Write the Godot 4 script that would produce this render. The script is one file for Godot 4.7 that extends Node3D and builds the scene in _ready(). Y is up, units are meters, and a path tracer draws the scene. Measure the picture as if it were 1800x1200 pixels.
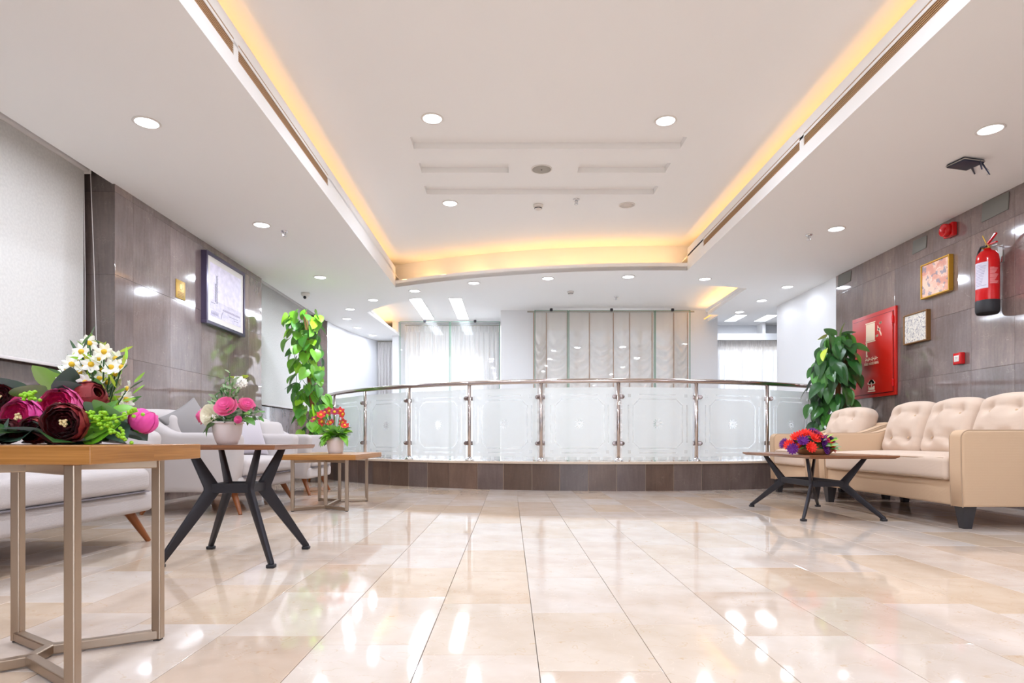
extends Node3D
# Hotel lounge with curved glass railing. Camera at the origin (eye 0.56 m) looking along -z; "d" below is the distance in front of the camera (z = -d).

const EYE := 0.56
const LOW := 2.6      # lower ceiling
const HIGH := 2.97    # recessed ceiling
const VOIDC := 2.87   # ceiling over the void
const LX := -3.16     # left marble face
const RX := 4.08      # right marble face
const RC := Vector2(1.2, 11.28)   # centre of the railing circle (x, d)

var M := {}
var rng := RandomNumberGenerator.new()
var taken := {}

func V(x: float, y: float, d: float) -> Vector3:
	return Vector3(x, y, -d)

# ---------------------------------------------------------------- mesh builder
class MB:
	var v := PackedVector3Array()
	var u := PackedVector2Array()
	var g := PackedInt32Array()
	var c := PackedColorArray()
	var xf := Transform3D.IDENTITY
	var col := Color.WHITE
	var usecol := false

	func tri(a: Vector3, b: Vector3, e: Vector3, grp := 0, ua := Vector2.ZERO, ub := Vector2.ZERO, ue := Vector2.ZERO) -> void:
		v.append(xf * a); v.append(xf * b); v.append(xf * e)
		u.append(ua); u.append(ub); u.append(ue)
		for k in 3:
			g.append(grp); c.append(col)

	func quad(a: Vector3, b: Vector3, e: Vector3, f: Vector3, grp := 0, ua := Vector2.ZERO, ub := Vector2(1, 0), ue := Vector2(1, 1), uf := Vector2(0, 1)) -> void:
		tri(a, b, e, grp, ua, ub, ue)
		tri(a, e, f, grp, ua, ue, uf)

	# turn the closed shape added since "from" so that its faces look outward (clockwise)
	func orient(from: int) -> void:
		var vol := 0.0
		var o := v[from] if from < v.size() else Vector3.ZERO
		for i in range(from, v.size(), 3):
			vol += (v[i] - o).dot((v[i + 1] - o).cross(v[i + 2] - o))
		if vol > 0.0:
			for i in range(from, v.size(), 3):
				var t := v[i + 1]; v[i + 1] = v[i + 2]; v[i + 2] = t
				var s := u[i + 1]; u[i + 1] = u[i + 2]; u[i + 2] = s

	func box(p: Vector3, s: Vector3) -> MB:
		var n := v.size()
		var h := s * 0.5
		for ax in 3:
			for sg in [-1.0, 1.0]:
				var e := Vector3.ZERO; e[ax] = sg * h[ax]
				var a := Vector3.ZERO; a[(ax + 1) % 3] = h[(ax + 1) % 3]
				var b := Vector3.ZERO; b[(ax + 2) % 3] = h[(ax + 2) % 3]
				if sg < 0:
					var t := a; a = b; b = t
				quad(p + e - a - b, p + e + a - b, p + e + a + b, p + e - a + b, -1, Vector2(0, 0), Vector2(a.length() * 2, 0), Vector2(a.length() * 2, b.length() * 2), Vector2(0, b.length() * 2))
		orient(n)
		return self

	func span(x0: float, x1: float, y0: float, y1: float, d0: float, d1: float) -> MB:
		return box(Vector3((x0 + x1) * 0.5, (y0 + y1) * 0.5, -(d0 + d1) * 0.5), Vector3(absf(x1 - x0), absf(y1 - y0), absf(d1 - d0)))

	# rounded box: kr steps over the rounding, nf over the flats; deform(p) may bend it
	func rbox(p: Vector3, s: Vector3, r: float, kr := 2, nf := 1, deform: Variant = null, grp := 1) -> MB:
		var n := v.size()
		var h := s * 0.5
		r = minf(r, minf(h.x, minf(h.y, h.z)) * 0.999)
		for ax in 3:
			var i1 := (ax + 1) % 3
			var i2 := (ax + 2) % 3
			var l1 := PackedFloat32Array()
			var l2 := PackedFloat32Array()
			for k in 2:
				var hh: float = h[i1] if k == 0 else h[i2]
				var l := PackedFloat32Array()
				for q in kr:
					l.append(-hh + r * (1.0 - tan((1.0 - float(q) / kr) * PI / 4.0)))
				for q in nf:
					l.append(lerpf(-hh + r, hh - r, float(q) / nf))
				for q in kr + 1:
					l.append(hh - r + r * tan(float(q) / kr * PI / 4.0))
				if k == 0: l1 = l
				else: l2 = l
			for sg in [-1.0, 1.0]:
				var grid := []
				for a in l1:
					var row := PackedVector3Array()
					for b in l2:
						var q := Vector3.ZERO
						q[ax] = sg * h[ax]; q[i1] = a; q[i2] = b
						var inn := q.clamp(-(h - Vector3.ONE * r), h - Vector3.ONE * r)
						q = inn + (q - inn).normalized() * r
						if deform != null: q = deform.call(q)
						row.append(p + q)
					grid.append(row)
				for i in l1.size() - 1:
					for j in l2.size() - 1:
						if sg > 0: quad(grid[i][j], grid[i + 1][j], grid[i + 1][j + 1], grid[i][j + 1], grp)
						else: quad(grid[i][j], grid[i][j + 1], grid[i + 1][j + 1], grid[i + 1][j], grp)
		orient(n)
		return self

	# tube along points; radius a float or an array
	func tube(pts: Array, rad: Variant, seg := 8, caps := true, flat := 1.0) -> MB:
		var n := v.size()
		var rings := []
		var up := Vector3.UP
		var t0: Vector3 = (pts[1] - pts[0]).normalized()
		if absf(t0.dot(up)) > 0.95: up = Vector3.RIGHT
		var side := t0.cross(up).normalized()
		for i in pts.size():
			var t: Vector3 = (pts[mini(i + 1, pts.size() - 1)] - pts[maxi(i - 1, 0)]).normalized()
			side = (side - t * side.dot(t)).normalized()
			var w := t.cross(side).normalized()
			var r: float = rad[i] if rad is Array else rad
			var ring := PackedVector3Array()
			for k in seg:
				var a := TAU * k / seg
				ring.append(pts[i] + side * cos(a) * r + w * sin(a) * r * flat)
			rings.append(ring)
		for i in pts.size() - 1:
			for k in seg:
				var k2 := (k + 1) % seg
				quad(rings[i][k], rings[i][k2], rings[i + 1][k2], rings[i + 1][k], 1)
		if caps:
			for k in range(1, seg - 1):
				tri(rings[0][0], rings[0][k + 1], rings[0][k], 2)
				var e := pts.size() - 1
				tri(rings[e][0], rings[e][k], rings[e][k + 1], 3)
		orient(n)
		return self

	# square bar between two points
	func bar(a: Vector3, b: Vector3, w: float, h: float) -> MB:
		var t := (b - a).normalized()
		var up := Vector3.UP if absf(t.y) < 0.95 else Vector3.BACK
		var s := t.cross(up).normalized()
		var old := xf
		xf = old * Transform3D(Basis(s, s.cross(t), -t), (a + b) * 0.5)
		rbox(Vector3.ZERO, Vector3(w, h, a.distance_to(b)), minf(w, h) * 0.12, 1, 1, null, -1)
		xf = old
		return self

	# profile: Vector2(radius, y)
	func lathe(p: Vector3, prof: Array, seg := 20, grp := 1) -> MB:
		var n := v.size()
		for i in prof.size() - 1:
			for k in seg:
				var a := TAU * k / seg
				var b := TAU * (k + 1) / seg
				var p0: Vector2 = prof[i]
				var p1: Vector2 = prof[i + 1]
				var q0 := p + Vector3(cos(a) * p0.x, p0.y, sin(a) * p0.x)
				var q1 := p + Vector3(cos(b) * p0.x, p0.y, sin(b) * p0.x)
				var q2 := p + Vector3(cos(b) * p1.x, p1.y, sin(b) * p1.x)
				var q3 := p + Vector3(cos(a) * p1.x, p1.y, sin(a) * p1.x)
				if p0.x < 1e-5: tri(q0, q2, q3, grp)
				elif p1.x < 1e-5: tri(q0, q1, q2, grp)
				else: quad(q0, q1, q2, q3, grp)
		orient(n)
		return self

	# polygon in (x, y) pushed along z by depth, centred on z = 0, with rounded rim
	func prism(poly: PackedVector2Array, depth: float, bev := 0.0, steps := 3) -> MB:
		var n := v.size()
		var cw := Geometry2D.is_polygon_clockwise(poly)
		var m := poly.size()
		var nrm := PackedVector2Array()
		for i in m:
			var a := (poly[i] - poly[(i + m - 1) % m]).normalized()
			var b := (poly[(i + 1) % m] - poly[i]).normalized()
			var t := Vector2(a.y + b.y, -a.x - b.x)
			var k := t.length()
			t = t / maxf(k, 0.01)
			t = t / maxf(0.5, k * 0.5)
			nrm.append(-t if cw else t)
		var layers := []
		var st := steps if bev > 0.0 else 0
		for s in st + 1:
			var a := PI / 2 * float(s) / maxf(st, 1)
			var inset := bev * (1.0 - sin(a)) if st > 0 else 0.0
			var zz := depth * 0.5 - (bev * (1.0 - cos(a)) if st > 0 else 0.0)
			layers.append([inset, zz])
		var seq := layers.duplicate()
		for s in range(layers.size() - 1, -1, -1):
			seq.append([layers[s][0], -layers[s][1]])
		var rings := []
		for s in seq:
			var ring := PackedVector3Array()
			for i in m:
				var q: Vector2 = poly[i] - nrm[i] * s[0]
				ring.append(Vector3(q.x, q.y, s[1]))
			rings.append(ring)
		for s in rings.size() - 1:
			for i in m:
				var j := (i + 1) % m
				quad(rings[s][i], rings[s][j], rings[s + 1][j], rings[s + 1][i], 1 if bev > 0.0 else -1)
		var idx := Geometry2D.triangulate_polygon(poly)
		var e := rings.size() - 1
		for i in range(0, idx.size(), 3):
			if cw:
				tri(rings[0][idx[i]], rings[0][idx[i + 1]], rings[0][idx[i + 2]], 1 if bev > 0.0 else -1)
				tri(rings[e][idx[i]], rings[e][idx[i + 2]], rings[e][idx[i + 1]], 1 if bev > 0.0 else -1)
			else:
				tri(rings[0][idx[i]], rings[0][idx[i + 1]], rings[0][idx[i + 2]], 1 if bev > 0.0 else -1)
				tri(rings[e][idx[i]], rings[e][idx[i + 2]], rings[e][idx[i + 1]], 1 if bev > 0.0 else -1)
		# the caps and the rim run opposite ways for one of the two windings: make the rim agree with the caps
		orient_rim(n, rings.size() - 1, m, rings)
		orient(n)
		return self

	func orient_rim(n: int, layers: int, m: int, rings: Array) -> void:
		# signed volume of rim and caps must have the same sign; flip the rim otherwise
		var rim := layers * m * 6
		var o := v[n]
		var va := 0.0
		var vb := 0.0
		var ctr := Vector3.ZERO
		for i in range(n, n + rim): ctr += v[i]
		ctr /= rim
		for i in range(n, n + rim, 3):
			va += (v[i] - ctr).dot((v[i + 1] - ctr).cross(v[i + 2] - ctr))
		for i in range(n + rim, v.size(), 3):
			vb += (v[i] - ctr).dot((v[i + 1] - ctr).cross(v[i + 2] - ctr))
		if va * vb < 0.0:
			for i in range(n, n + rim, 3):
				var t := v[i + 1]; v[i + 1] = v[i + 2]; v[i + 2] = t

	# polygon in plan (x, d) between two heights
	func slab(poly: PackedVector2Array, y0: float, y1: float) -> MB:
		var n := v.size()
		var m := poly.size()
		for i in m:
			var a := poly[i]
			var b := poly[(i + 1) % m]
			quad(Vector3(a.x, y0, -a.y), Vector3(b.x, y0, -b.y), Vector3(b.x, y1, -b.y), Vector3(a.x, y1, -a.y), -1)
		var rim := v.size() - n
		var idx := Geometry2D.triangulate_polygon(poly)
		for i in range(0, idx.size(), 3):
			var a := poly[idx[i]]
			var b := poly[idx[i + 1]]
			var e := poly[idx[i + 2]]
			tri(Vector3(a.x, y1, -a.y), Vector3(b.x, y1, -b.y), Vector3(e.x, y1, -e.y), -1, a, b, e)
			tri(Vector3(a.x, y0, -a.y), Vector3(e.x, y0, -e.y), Vector3(b.x, y0, -b.y), -1, a, e, b)
		# fix each part by itself
		var ctr := Vector3.ZERO
		for i in range(n, n + rim): ctr += v[i]
		ctr /= rim
		for part in [[n, n + rim], [n + rim, v.size()]]:
			var vol := 0.0
			for i in range(part[0], part[1], 3):
				vol += (v[i] - ctr).dot((v[i + 1] - ctr).cross(v[i + 2] - ctr))
			if vol > 0.0:
				for i in range(part[0], part[1], 3):
					var t := v[i + 1]; v[i + 1] = v[i + 2]; v[i + 2] = t
					var s := u[i + 1]; u[i + 1] = u[i + 2]; u[i + 2] = s
		return self

	# open grid surface f(a, b) with a, b in 0..1
	func surf(f: Callable, na: int, nb: int) -> MB:
		var grid := []
		for i in na + 1:
			var row := PackedVector3Array()
			for j in nb + 1:
				row.append(f.call(float(i) / na, float(j) / nb))
			grid.append(row)
		for i in na:
			for j in nb:
				quad(grid[i][j], grid[i + 1][j], grid[i + 1][j + 1], grid[i][j + 1], 1,
					Vector2(float(i) / na, float(j) / nb), Vector2(float(i + 1) / na, float(j) / nb), Vector2(float(i + 1) / na, float(j + 1) / nb), Vector2(float(i) / na, float(j + 1) / nb))
		return self

	func mesh() -> ArrayMesh:
		var st := SurfaceTool.new()
		st.begin(Mesh.PRIMITIVE_TRIANGLES)
		for i in v.size():
			st.set_smooth_group(g[i])
			st.set_uv(u[i])
			if usecol: st.set_color(c[i])
			st.add_vertex(v[i])
		st.generate_normals()
		st.index()
		return st.commit()

# ---------------------------------------------------------------- nodes
func numbered(called: String) -> String:
	if not taken.has(called):
		taken[called] = 0
		return called
	taken[called] += 1
	return "%s_%03d" % [called, taken[called]]

func thing(called: String, label: String, category: String, at := Vector3.ZERO, turn := 0.0, group := "") -> Node3D:
	var o := Node3D.new()
	o.name = numbered(called)
	add_child(o)
	o.position = at
	o.rotation.y = turn
	tag(o, label, category, group)
	return o

func tag(o: Node, label: String, category := "", group := "", kind := "") -> void:
	if label: o.set_meta("label", label)
	if category: o.set_meta("category", category)
	if group: o.set_meta("group", group)
	if kind: o.set_meta("kind", kind)

var part_count := {}
func part_name(called: String, parent: Node) -> String:
	var key := "%d:%s" % [parent.get_instance_id(), called]
	part_count[key] = part_count.get(key, -1) + 1
	return called if part_count[key] == 0 else "%s_%03d" % [called, part_count[key]]

func low_point(o: Node3D, frame: Transform3D) -> float:
	var y := INF
	if o is MeshInstance3D:
		var vs: PackedVector3Array = o.mesh.surface_get_arrays(0)[Mesh.ARRAY_VERTEX]
		for q in vs: y = minf(y, (frame * q).y)
	for c in o.get_children():
		if c is Node3D: y = minf(y, low_point(c, frame * c.transform))
	return y

# lift the pieces of an arrangement that dip below what it stands on
func settle(t: Node3D) -> void:
	for c in t.get_children():
		if c is Node3D:
			var y := low_point(c, c.transform)
			if y < 0.0005 and y > -0.06: c.position.y += 0.001 - y

func part(called: String, mesh: Mesh, m: Material, parent: Node, at := Transform3D.IDENTITY, label := "") -> MeshInstance3D:
	var o := MeshInstance3D.new()
	o.name = part_name(called, parent)
	o.mesh = mesh
	o.material_override = m
	o.transform = at
	parent.add_child(o, true)
	if label: o.set_meta("label", label)
	return o

func struct(called: String, mesh: Mesh, m: Material, label := "") -> MeshInstance3D:
	var o := part(called, mesh, m, self)
	tag(o, label, "", "", "structure")
	return o

func area(parent: Node, at: Vector3, size: Vector2, towards: Vector3, color: Color, energy: float, called := "lamp_light") -> void:
	var l := AreaLight3D.new()
	l.name = called
	l.area_size = size
	l.light_color = color
	l.light_energy = energy
	l.set("area_range", 20.0)
	l.set("area_attenuation", 2.0)
	l.shadow_enabled = true
	parent.add_child(l, true)
	var up := Vector3.BACK if absf(towards.y) > 0.9 else Vector3.UP
	l.transform = Transform3D(Basis.looking_at(towards, up), at)

# ---------------------------------------------------------------- materials
func mat(key: String, c: Color, rough := 0.8, metal := 0.0, spec := 0.5) -> StandardMaterial3D:
	var m := StandardMaterial3D.new()
	m.resource_name = key
	m.albedo_color = c
	m.roughness = rough
	m.metallic = metal
	m.metallic_specular = spec
	M[key] = m
	return m

func rgb(r: int, g: int, b: int) -> Color:
	return Color(r / 255.0, g / 255.0, b / 255.0)

func noise(seed_: int, freq: float, oct := 4) -> FastNoiseLite:
	var n := FastNoiseLite.new()
	n.seed = seed_
	n.frequency = freq
	n.fractal_octaves = oct
	n.noise_type = FastNoiseLite.TYPE_SIMPLEX_SMOOTH
	return n

func tex(img: Image) -> ImageTexture:
	return ImageTexture.create_from_image(img)

func brown_marble() -> ImageTexture:
	# dark brown-grey marble with fine upright streaks, clouds and thin pale veins
	var w := 768
	var img := Image.create(w, w, false, Image.FORMAT_RGB8)
	var a := noise(3, 0.05, 4)
	var b := noise(8, 0.006, 3)
	var e := noise(21, 0.012, 4)
	var f := noise(33, 0.09, 2)
	for y in w:
		for x in w:
			var streak := a.get_noise_2d(x * 1.6 + 14.0 * b.get_noise_2d(x, y), y * 0.16)
			var cloud := b.get_noise_2d(x * 1.4, y * 1.0)
			var vein := absf(e.get_noise_2d(x * 0.8 + 300, y * 0.8))
			var t := 0.5 + 0.20 * streak + 0.30 * cloud + 0.08 * f.get_noise_2d(x, y)
			var c := Color(0.43, 0.365, 0.35).lerp(Color(0.64, 0.565, 0.54), clampf(t, 0, 1))
			if vein < 0.010 and cloud > 0.0: c = c.lerp(Color(0.80, 0.75, 0.71), 0.45 * (1.0 - vein / 0.010))
			img.set_pixel(x, y, c)
	return tex(img)

func cream_marble() -> ImageTexture:
	var w := 768
	var img := Image.create(w, w, false, Image.FORMAT_RGB8)
	var a := noise(5, 0.007, 5)
	var b := noise(15, 0.02, 4)
	var e := noise(25, 0.009, 4)
	for y in w:
		for x in w:
			var t := 0.5 + 0.6 * a.get_noise_2d(x, y) + 0.25 * b.get_noise_2d(x, y)
			var c := Color(0.80, 0.735, 0.675).lerp(Color(0.865, 0.82, 0.785), clampf(t, 0, 1))
			var vein := absf(e.get_noise_2d(x + 77, y + 500))
			if vein < 0.009: c = c.lerp(Color(0.76, 0.63, 0.47), 0.45 * (1.0 - vein / 0.009))
			var v2 := absf(b.get_noise_2d(x * 0.35 + 900, y * 0.35))
			if v2 < 0.004: c = c.lerp(Color(0.95, 0.92, 0.88), 0.25)
			img.set_pixel(x, y, c)
	return tex(img)

func wood(c0: Color, c1: Color, seed_: int) -> ImageTexture:
	var img := Image.create(256, 512, false, Image.FORMAT_RGB8)
	var a := noise(seed_, 0.03, 4)
	var b := noise(seed_ + 1, 0.2, 2)
	for y in 512:
		for x in 256:
			var t := 0.5 + 0.7 * a.get_noise_2d(x * 0.12, y * 2.2) + 0.3 * b.get_noise_2d(x * 0.08, y * 1.5)
			img.set_pixel(x, y, c0.lerp(c1, clampf(t, 0, 1)))
	return tex(img)

func cloth_bump() -> ImageTexture:
	# a plain weave
	var img := Image.create(128, 128, false, Image.FORMAT_L8)
	var n := noise(4, 0.2, 2)
	for y in 128:
		for x in 128:
			var wv := sin(x * TAU / 8.0) * (1.0 if (int(y / 4.0) % 2 == 0) else -1.0)
			var t := 0.5 + 0.22 * wv + 0.18 * sin(y * TAU / 8.0) + 0.2 * n.get_noise_2d(x, y)
			img.set_pixel(x, y, Color(t, t, t))
	return tex(img)

func mottled(c0: Color, c1: Color, seed_: int, freq: float) -> ImageTexture:
	var n := noise(seed_, freq, 3)
	var src := n.get_seamless_image(256, 256)
	var img := Image.create(256, 256, false, Image.FORMAT_RGB8)
	for y in 256:
		for x in 256:
			img.set_pixel(x, y, c0.lerp(c1, src.get_pixel(x, y).r))
	return tex(img)

func frost_pattern() -> ImageTexture:
	# sandblasted sheet with clear lines, cut corners and a clear flower in the middle; alpha = how much the glass is frosted
	var n := 512
	var img := Image.create(n, n, false, Image.FORMAT_RGBA8)
	for y in n:
		for x in n:
			var u := (x + 0.5) / n
			var w := (y + 0.5) / n
			var a := 0.80
			var cu := minf(u, 1.0 - u)
			var cw := minf(w, 1.0 - w)
			# two concentric frames with diagonal corners
			for k in 2:
				var ins := 0.085 + 0.065 * k
				var insw := 0.10 + 0.062 * k
				var lu := absf(cu - ins)
				var lw := absf(cw - insw)
				if lu < 0.009 and cw > 0.24: a = 0.42
				if lw < 0.009 and cu > 0.24: a = 0.42
				if k == 1:
					var dg := absf((cu - ins) + (cw - insw) - 0.09)
					if dg < 0.010 and cu > ins - 0.01 and cw > insw - 0.01 and cu < 0.25 and cw < 0.25: a = 0.42
			# little squares in the corners
			if absf(cu - 0.10) < 0.022 and absf(cw - 0.115) < 0.022: a = 0.5
			if w > 0.955 and (fmod(u * 6.0, 1.0) < 0.75): a = 0.35
			var p := Vector2(u - 0.5, w - 0.5)
			var r := p.length()
			var th := atan2(p.y, p.x)
			if r < 0.052 + 0.020 * cos(th * 12.0): a = 0.25
			if r < 0.012: a = 0.80
			img.set_pixel(x, y, Color(0.90, 0.92, 0.92, a))
	return tex(img)

# ---------------------------------------------------------------- plan curves
func arc_a(x: float) -> float:   # far end of the main ceiling recess
	return 14.55 - sqrt(49.0 - (x - 1.8) * (x - 1.8))

func arc_b(x: float) -> float:   # edge of the lower ceiling over the void
	var dx := x - 1.25
	var r := 4.25 if dx < 0 else 6.2
	return 8.15 + r - sqrt(r * r - dx * dx)

func curb_d(x: float, r: float) -> float:
	return RC.y - sqrt(maxf(r * r - (x - RC.x) * (x - RC.x), 0.0))

func on_curb(a: float, r: float, y: float) -> Vector3:
	return V(RC.x + r * sin(a), y, RC.y - r * cos(a))

func curb_angle_at_px(px: float, r: float) -> float:   # where the photograph shows a post, as an angle on the curb's circle
	var lo := -1.35
	var hi := 1.0
	for i in 50:
		var a := (lo + hi) * 0.5
		if 897.0 + 1100.0 * (RC.x + r * sin(a)) / (RC.y - r * cos(a)) < px: lo = a
		else: hi = a
	return (lo + hi) * 0.5

# ---------------------------------------------------------------- tiles
func tile_mesh(w: float, h: float, t: float, win: Vector2, per_m: float, tint := Color.WHITE, flip := false) -> ArrayMesh:
	var b := MB.new()
	b.usecol = true
	b.col = tint
	var x := w * 0.5
	var y := h * 0.5
	var c := 0.0012
	var o := [Vector3(-x, -y, 0), Vector3(x, -y, 0), Vector3(x, y, 0), Vector3(-x, y, 0)]
	var f := [Vector3(-x + c, -y + c, c * 0.6), Vector3(x - c, -y + c, c * 0.6), Vector3(x - c, y - c, c * 0.6), Vector3(-x + c, y - c, c * 0.6)]
	var uv := []
	for p in f:
		var q := Vector2(p.y + y, p.x + x) if flip else Vector2(p.x + x, p.y + y)
		uv.append(win + q * per_m)
	b.quad(f[3], f[2], f[1], f[0], -1, uv[3], uv[2], uv[1], uv[0])
	for i in 4:
		var j := (i + 1) % 4
		b.quad(f[i], f[j], o[j], o[i], -1, uv[i], uv[j], uv[j], uv[i])
		var lo: Vector3 = o[j] - Vector3(0, 0, t)
		var lo2: Vector3 = o[i] - Vector3(0, 0, t)
		b.quad(o[i], o[j], lo, lo2, -1, uv[i], uv[j], uv[j], uv[i])
	return b.mesh()

var tile_cache := {}
func brown_tile(w: float, h: float, k: int, gain: float) -> ArrayMesh:
	var key := "%d_%d_%d_%d" % [roundi(w * 1000), roundi(h * 1000), k % 7, roundi(gain * 100)]
	if not tile_cache.has(key):
		var r := RandomNumberGenerator.new()
		r.seed = 77 + (k % 7) * 13
		var tone := 0.80 + 0.22 * r.randf()
		var warm := 0.97 + 0.10 * r.randf()
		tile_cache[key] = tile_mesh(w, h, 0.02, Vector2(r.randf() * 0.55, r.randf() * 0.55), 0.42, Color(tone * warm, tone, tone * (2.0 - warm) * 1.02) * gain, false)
	return tile_cache[key]

# rows of brown marble tiles on an upright face. p0: foot of the left edge as seen from the front; bs: basis whose z is the face normal
func tile_face(parent: Node, p0: Vector3, bs: Basis, width: float, cols: Array, rows: Array, gain := 0.95) -> void:
	var n := 0
	for i in cols.size() - 1:
		for j in rows.size() - 1:
			var w: float = cols[i + 1] - cols[i] - 0.0016
			var h: float = rows[j + 1] - rows[j] - 0.0016
			var at: Vector3 = p0 + bs.x * ((cols[i] + cols[i + 1]) * 0.5) + Vector3.UP * ((rows[j] + rows[j + 1]) * 0.5)
			part("tile", brown_tile(w, h, rng.randi(), gain), M.brown, parent, Transform3D(bs, at))
			n += 1

func steps(a: float, b: float, s: float) -> Array:
	var out := [a]
	var x := a + s
	while x < b - 0.08:
		out.append(x)
		x += s
	out.append(b)
	return out

# ---------------------------------------------------------------- build
func _ready() -> void:
	rng.seed = 2024
	# camera: level, lens shifted up
	var cam := Camera3D.new()
	cam.name = "camera"
	cam.projection = Camera3D.PROJECTION_FRUSTUM
	cam.near = 0.05
	cam.far = 200.0
	cam.size = cam.near * 1200.0 / 1100.0
	cam.frustum_offset = Vector2(3.0, 172.0) / 1100.0 * cam.near
	cam.position = Vector3(0, EYE, 0)
	add_child(cam)
	cam.make_current()
	# daylight sky outside the windows
	var env := Environment.new()
	env.background_mode = Environment.BG_SKY
	var sky := Sky.new()
	var sm := ProceduralSkyMaterial.new()
	sm.sky_top_color = Color(0.72, 0.83, 0.97)
	sm.sky_horizon_color = Color(0.95, 0.97, 1.0)
	sm.ground_horizon_color = Color(0.9, 0.9, 0.88)
	sm.ground_bottom_color = Color(0.75, 0.73, 0.7)
	sm.energy_multiplier = 2.1
	sky.sky_material = sm
	env.sky = sky
	env.tonemap_mode = Environment.TONE_MAPPER_LINEAR
	env.tonemap_exposure = EXPOSURE
	env.sdfgi_enabled = true
	env.ssao_enabled = true
	env.ssil_enabled = true
	var we := WorldEnvironment.new()
	we.environment = env
	add_child(we)
	materials()
	structure()
	ceilings()
	back_rooms()
	floor_tiles()
	railing()
	lamps()
	furniture()
	plants()
	wall_things()
	ceiling_things()

const EXPOSURE := 2.6
const LED := Color(0.91, 0.945, 1.0)
const WARM := Color(1.0, 0.77, 0.46)
const DOWN := 0.68       # one downlight
const COVE := 0.026        # one metre of warm strip
const PANEL := 0.5       # one linear ceiling light

func materials() -> void:
	mat("paint", rgb(247, 245, 243), 0.75)
	mat("white_wall", rgb(240, 240, 242), 0.35)
	mat("gloss_white", rgb(238, 238, 240), 0.3)
	mat("grout", rgb(150, 128, 104), 0.9)
	mat("dark_grout", rgb(90, 76, 66), 0.9)
	mat("stone_cap", rgb(206, 186, 166), 0.25)
	var b := mat("brown", Color.WHITE, 0.085, 0.0, 0.72)
	b.clearcoat_enabled = true
	b.clearcoat = 0.8
	b.clearcoat_roughness = 0.05
	b.albedo_texture = brown_marble()
	b.vertex_color_use_as_albedo = true
	var bc := mat("brown_curb", Color.WHITE, 0.3)
	bc.albedo_texture = b.albedo_texture
	bc.vertex_color_use_as_albedo = true
	mat("pale_grout", rgb(178, 158, 140), 0.9)
	var f := mat("cream", Color.WHITE, 0.055, 0.0, 0.34)
	f.albedo_texture = cream_marble()
	f.vertex_color_use_as_albedo = true
	mat("steel", rgb(196, 186, 182), 0.16, 1.0)
	mat("chrome", rgb(225, 225, 228), 0.12, 1.0)
	mat("nickel", rgb(178, 160, 142), 0.34, 1.0)
	mat("black_metal", rgb(46, 44, 50), 0.45, 0.3)
	mat("dark_plastic", rgb(38, 40, 56), 0.4)
	mat("clamp", rgb(150, 138, 136), 0.22, 1.0)
	var bump := cloth_bump()
	for c in [["grey_cloth", rgb(196, 188, 186)], ["grey_pillow", rgb(150, 145, 144)], ["lilac_pillow", rgb(200, 193, 200)], ["beige_cloth", rgb(212, 180, 148)], ["beige_cushion", rgb(217, 194, 175)]]:
		var m := mat(c[0], c[1], 0.95)
		m.heightmap_enabled = true
		m.heightmap_texture = bump
		m.heightmap_scale = 0.12
		m.uv1_triplanar = true
		m.uv1_scale = Vector3(14, 14, 14)
		m.rim_enabled = true
		m.rim = 0.25
	mat("seam", rgb(178, 150, 124), 0.95)
	mat("grey_seam", rgb(128, 122, 128), 0.95)
	var w := mat("oak", Color.WHITE, 0.35)
	w.albedo_texture = wood(Color(0.56, 0.36, 0.14), Color(0.72, 0.50, 0.26), 40)
	w.uv1_triplanar = true
	w.uv1_scale = Vector3(1.0, 1.6, 1.6)
	var w2 := mat("walnut", Color.WHITE, 0.3)
	w2.albedo_texture = wood(Color(0.44, 0.27, 0.16), Color(0.62, 0.42, 0.29), 50)
	w2.uv1_triplanar = true
	w2.uv1_scale = Vector3(1.0, 1.6, 1.6)
	mat("leg_wood", rgb(138, 78, 36), 0.35)
	mat("planter_wood", rgb(190, 118, 48), 0.45)
	mat("dark_leg", rgb(48, 46, 50), 0.4)
	mat("blind", rgb(226, 224, 220), 0.85)
	M.blind.albedo_texture = mottled(Color(0.94, 0.94, 0.94), Color(1, 1, 1), 9, 0.05)
	M.blind.uv1_triplanar = true
	M.blind.uv1_scale = Vector3(3, 3, 3)
	mat("tube_white", rgb(222, 216, 214), 0.4)
	mat("grille_tan", rgb(186, 146, 106), 0.5)
	mat("grille_dark", rgb(112, 82, 56), 0.8)
	var cu := mat("sheer", Color(0.92, 0.90, 0.89, 0.93), 0.9)
	cu.transparency = BaseMaterial3D.TRANSPARENCY_ALPHA
	cu.backlight_enabled = true
	cu.backlight = Color(0.8, 0.8, 0.8)
	cu.cull_mode = BaseMaterial3D.CULL_DISABLED
	var cs := mat("swag", Color(0.91, 0.88, 0.86, 0.97), 0.9)
	cs.transparency = BaseMaterial3D.TRANSPARENCY_ALPHA
	cs.backlight_enabled = true
	cs.backlight = Color(0.22, 0.22, 0.22)
	cs.cull_mode = BaseMaterial3D.CULL_DISABLED
	mat("cord", rgb(190, 160, 140), 0.9)
	var gl := mat("glass", Color(0.93, 1.0, 0.97, 0.04), 0.02)
	gl.transparency = BaseMaterial3D.TRANSPARENCY_ALPHA
	var sg := mat("screen_glass", Color(0.93, 1.0, 0.97, 0.03), 0.02, 0.0, 0.28)
	sg.transparency = BaseMaterial3D.TRANSPARENCY_ALPHA
	var ge := mat("glass_edge", Color(0.42, 0.62, 0.52, 0.8), 0.3)
	ge.transparency = BaseMaterial3D.TRANSPARENCY_ALPHA
	var fr := mat("frosted", Color.WHITE, 0.3)
	fr.albedo_texture = frost_pattern()
	fr.transparency = BaseMaterial3D.TRANSPARENCY_ALPHA
	fr.cull_mode = BaseMaterial3D.CULL_DISABLED
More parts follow.
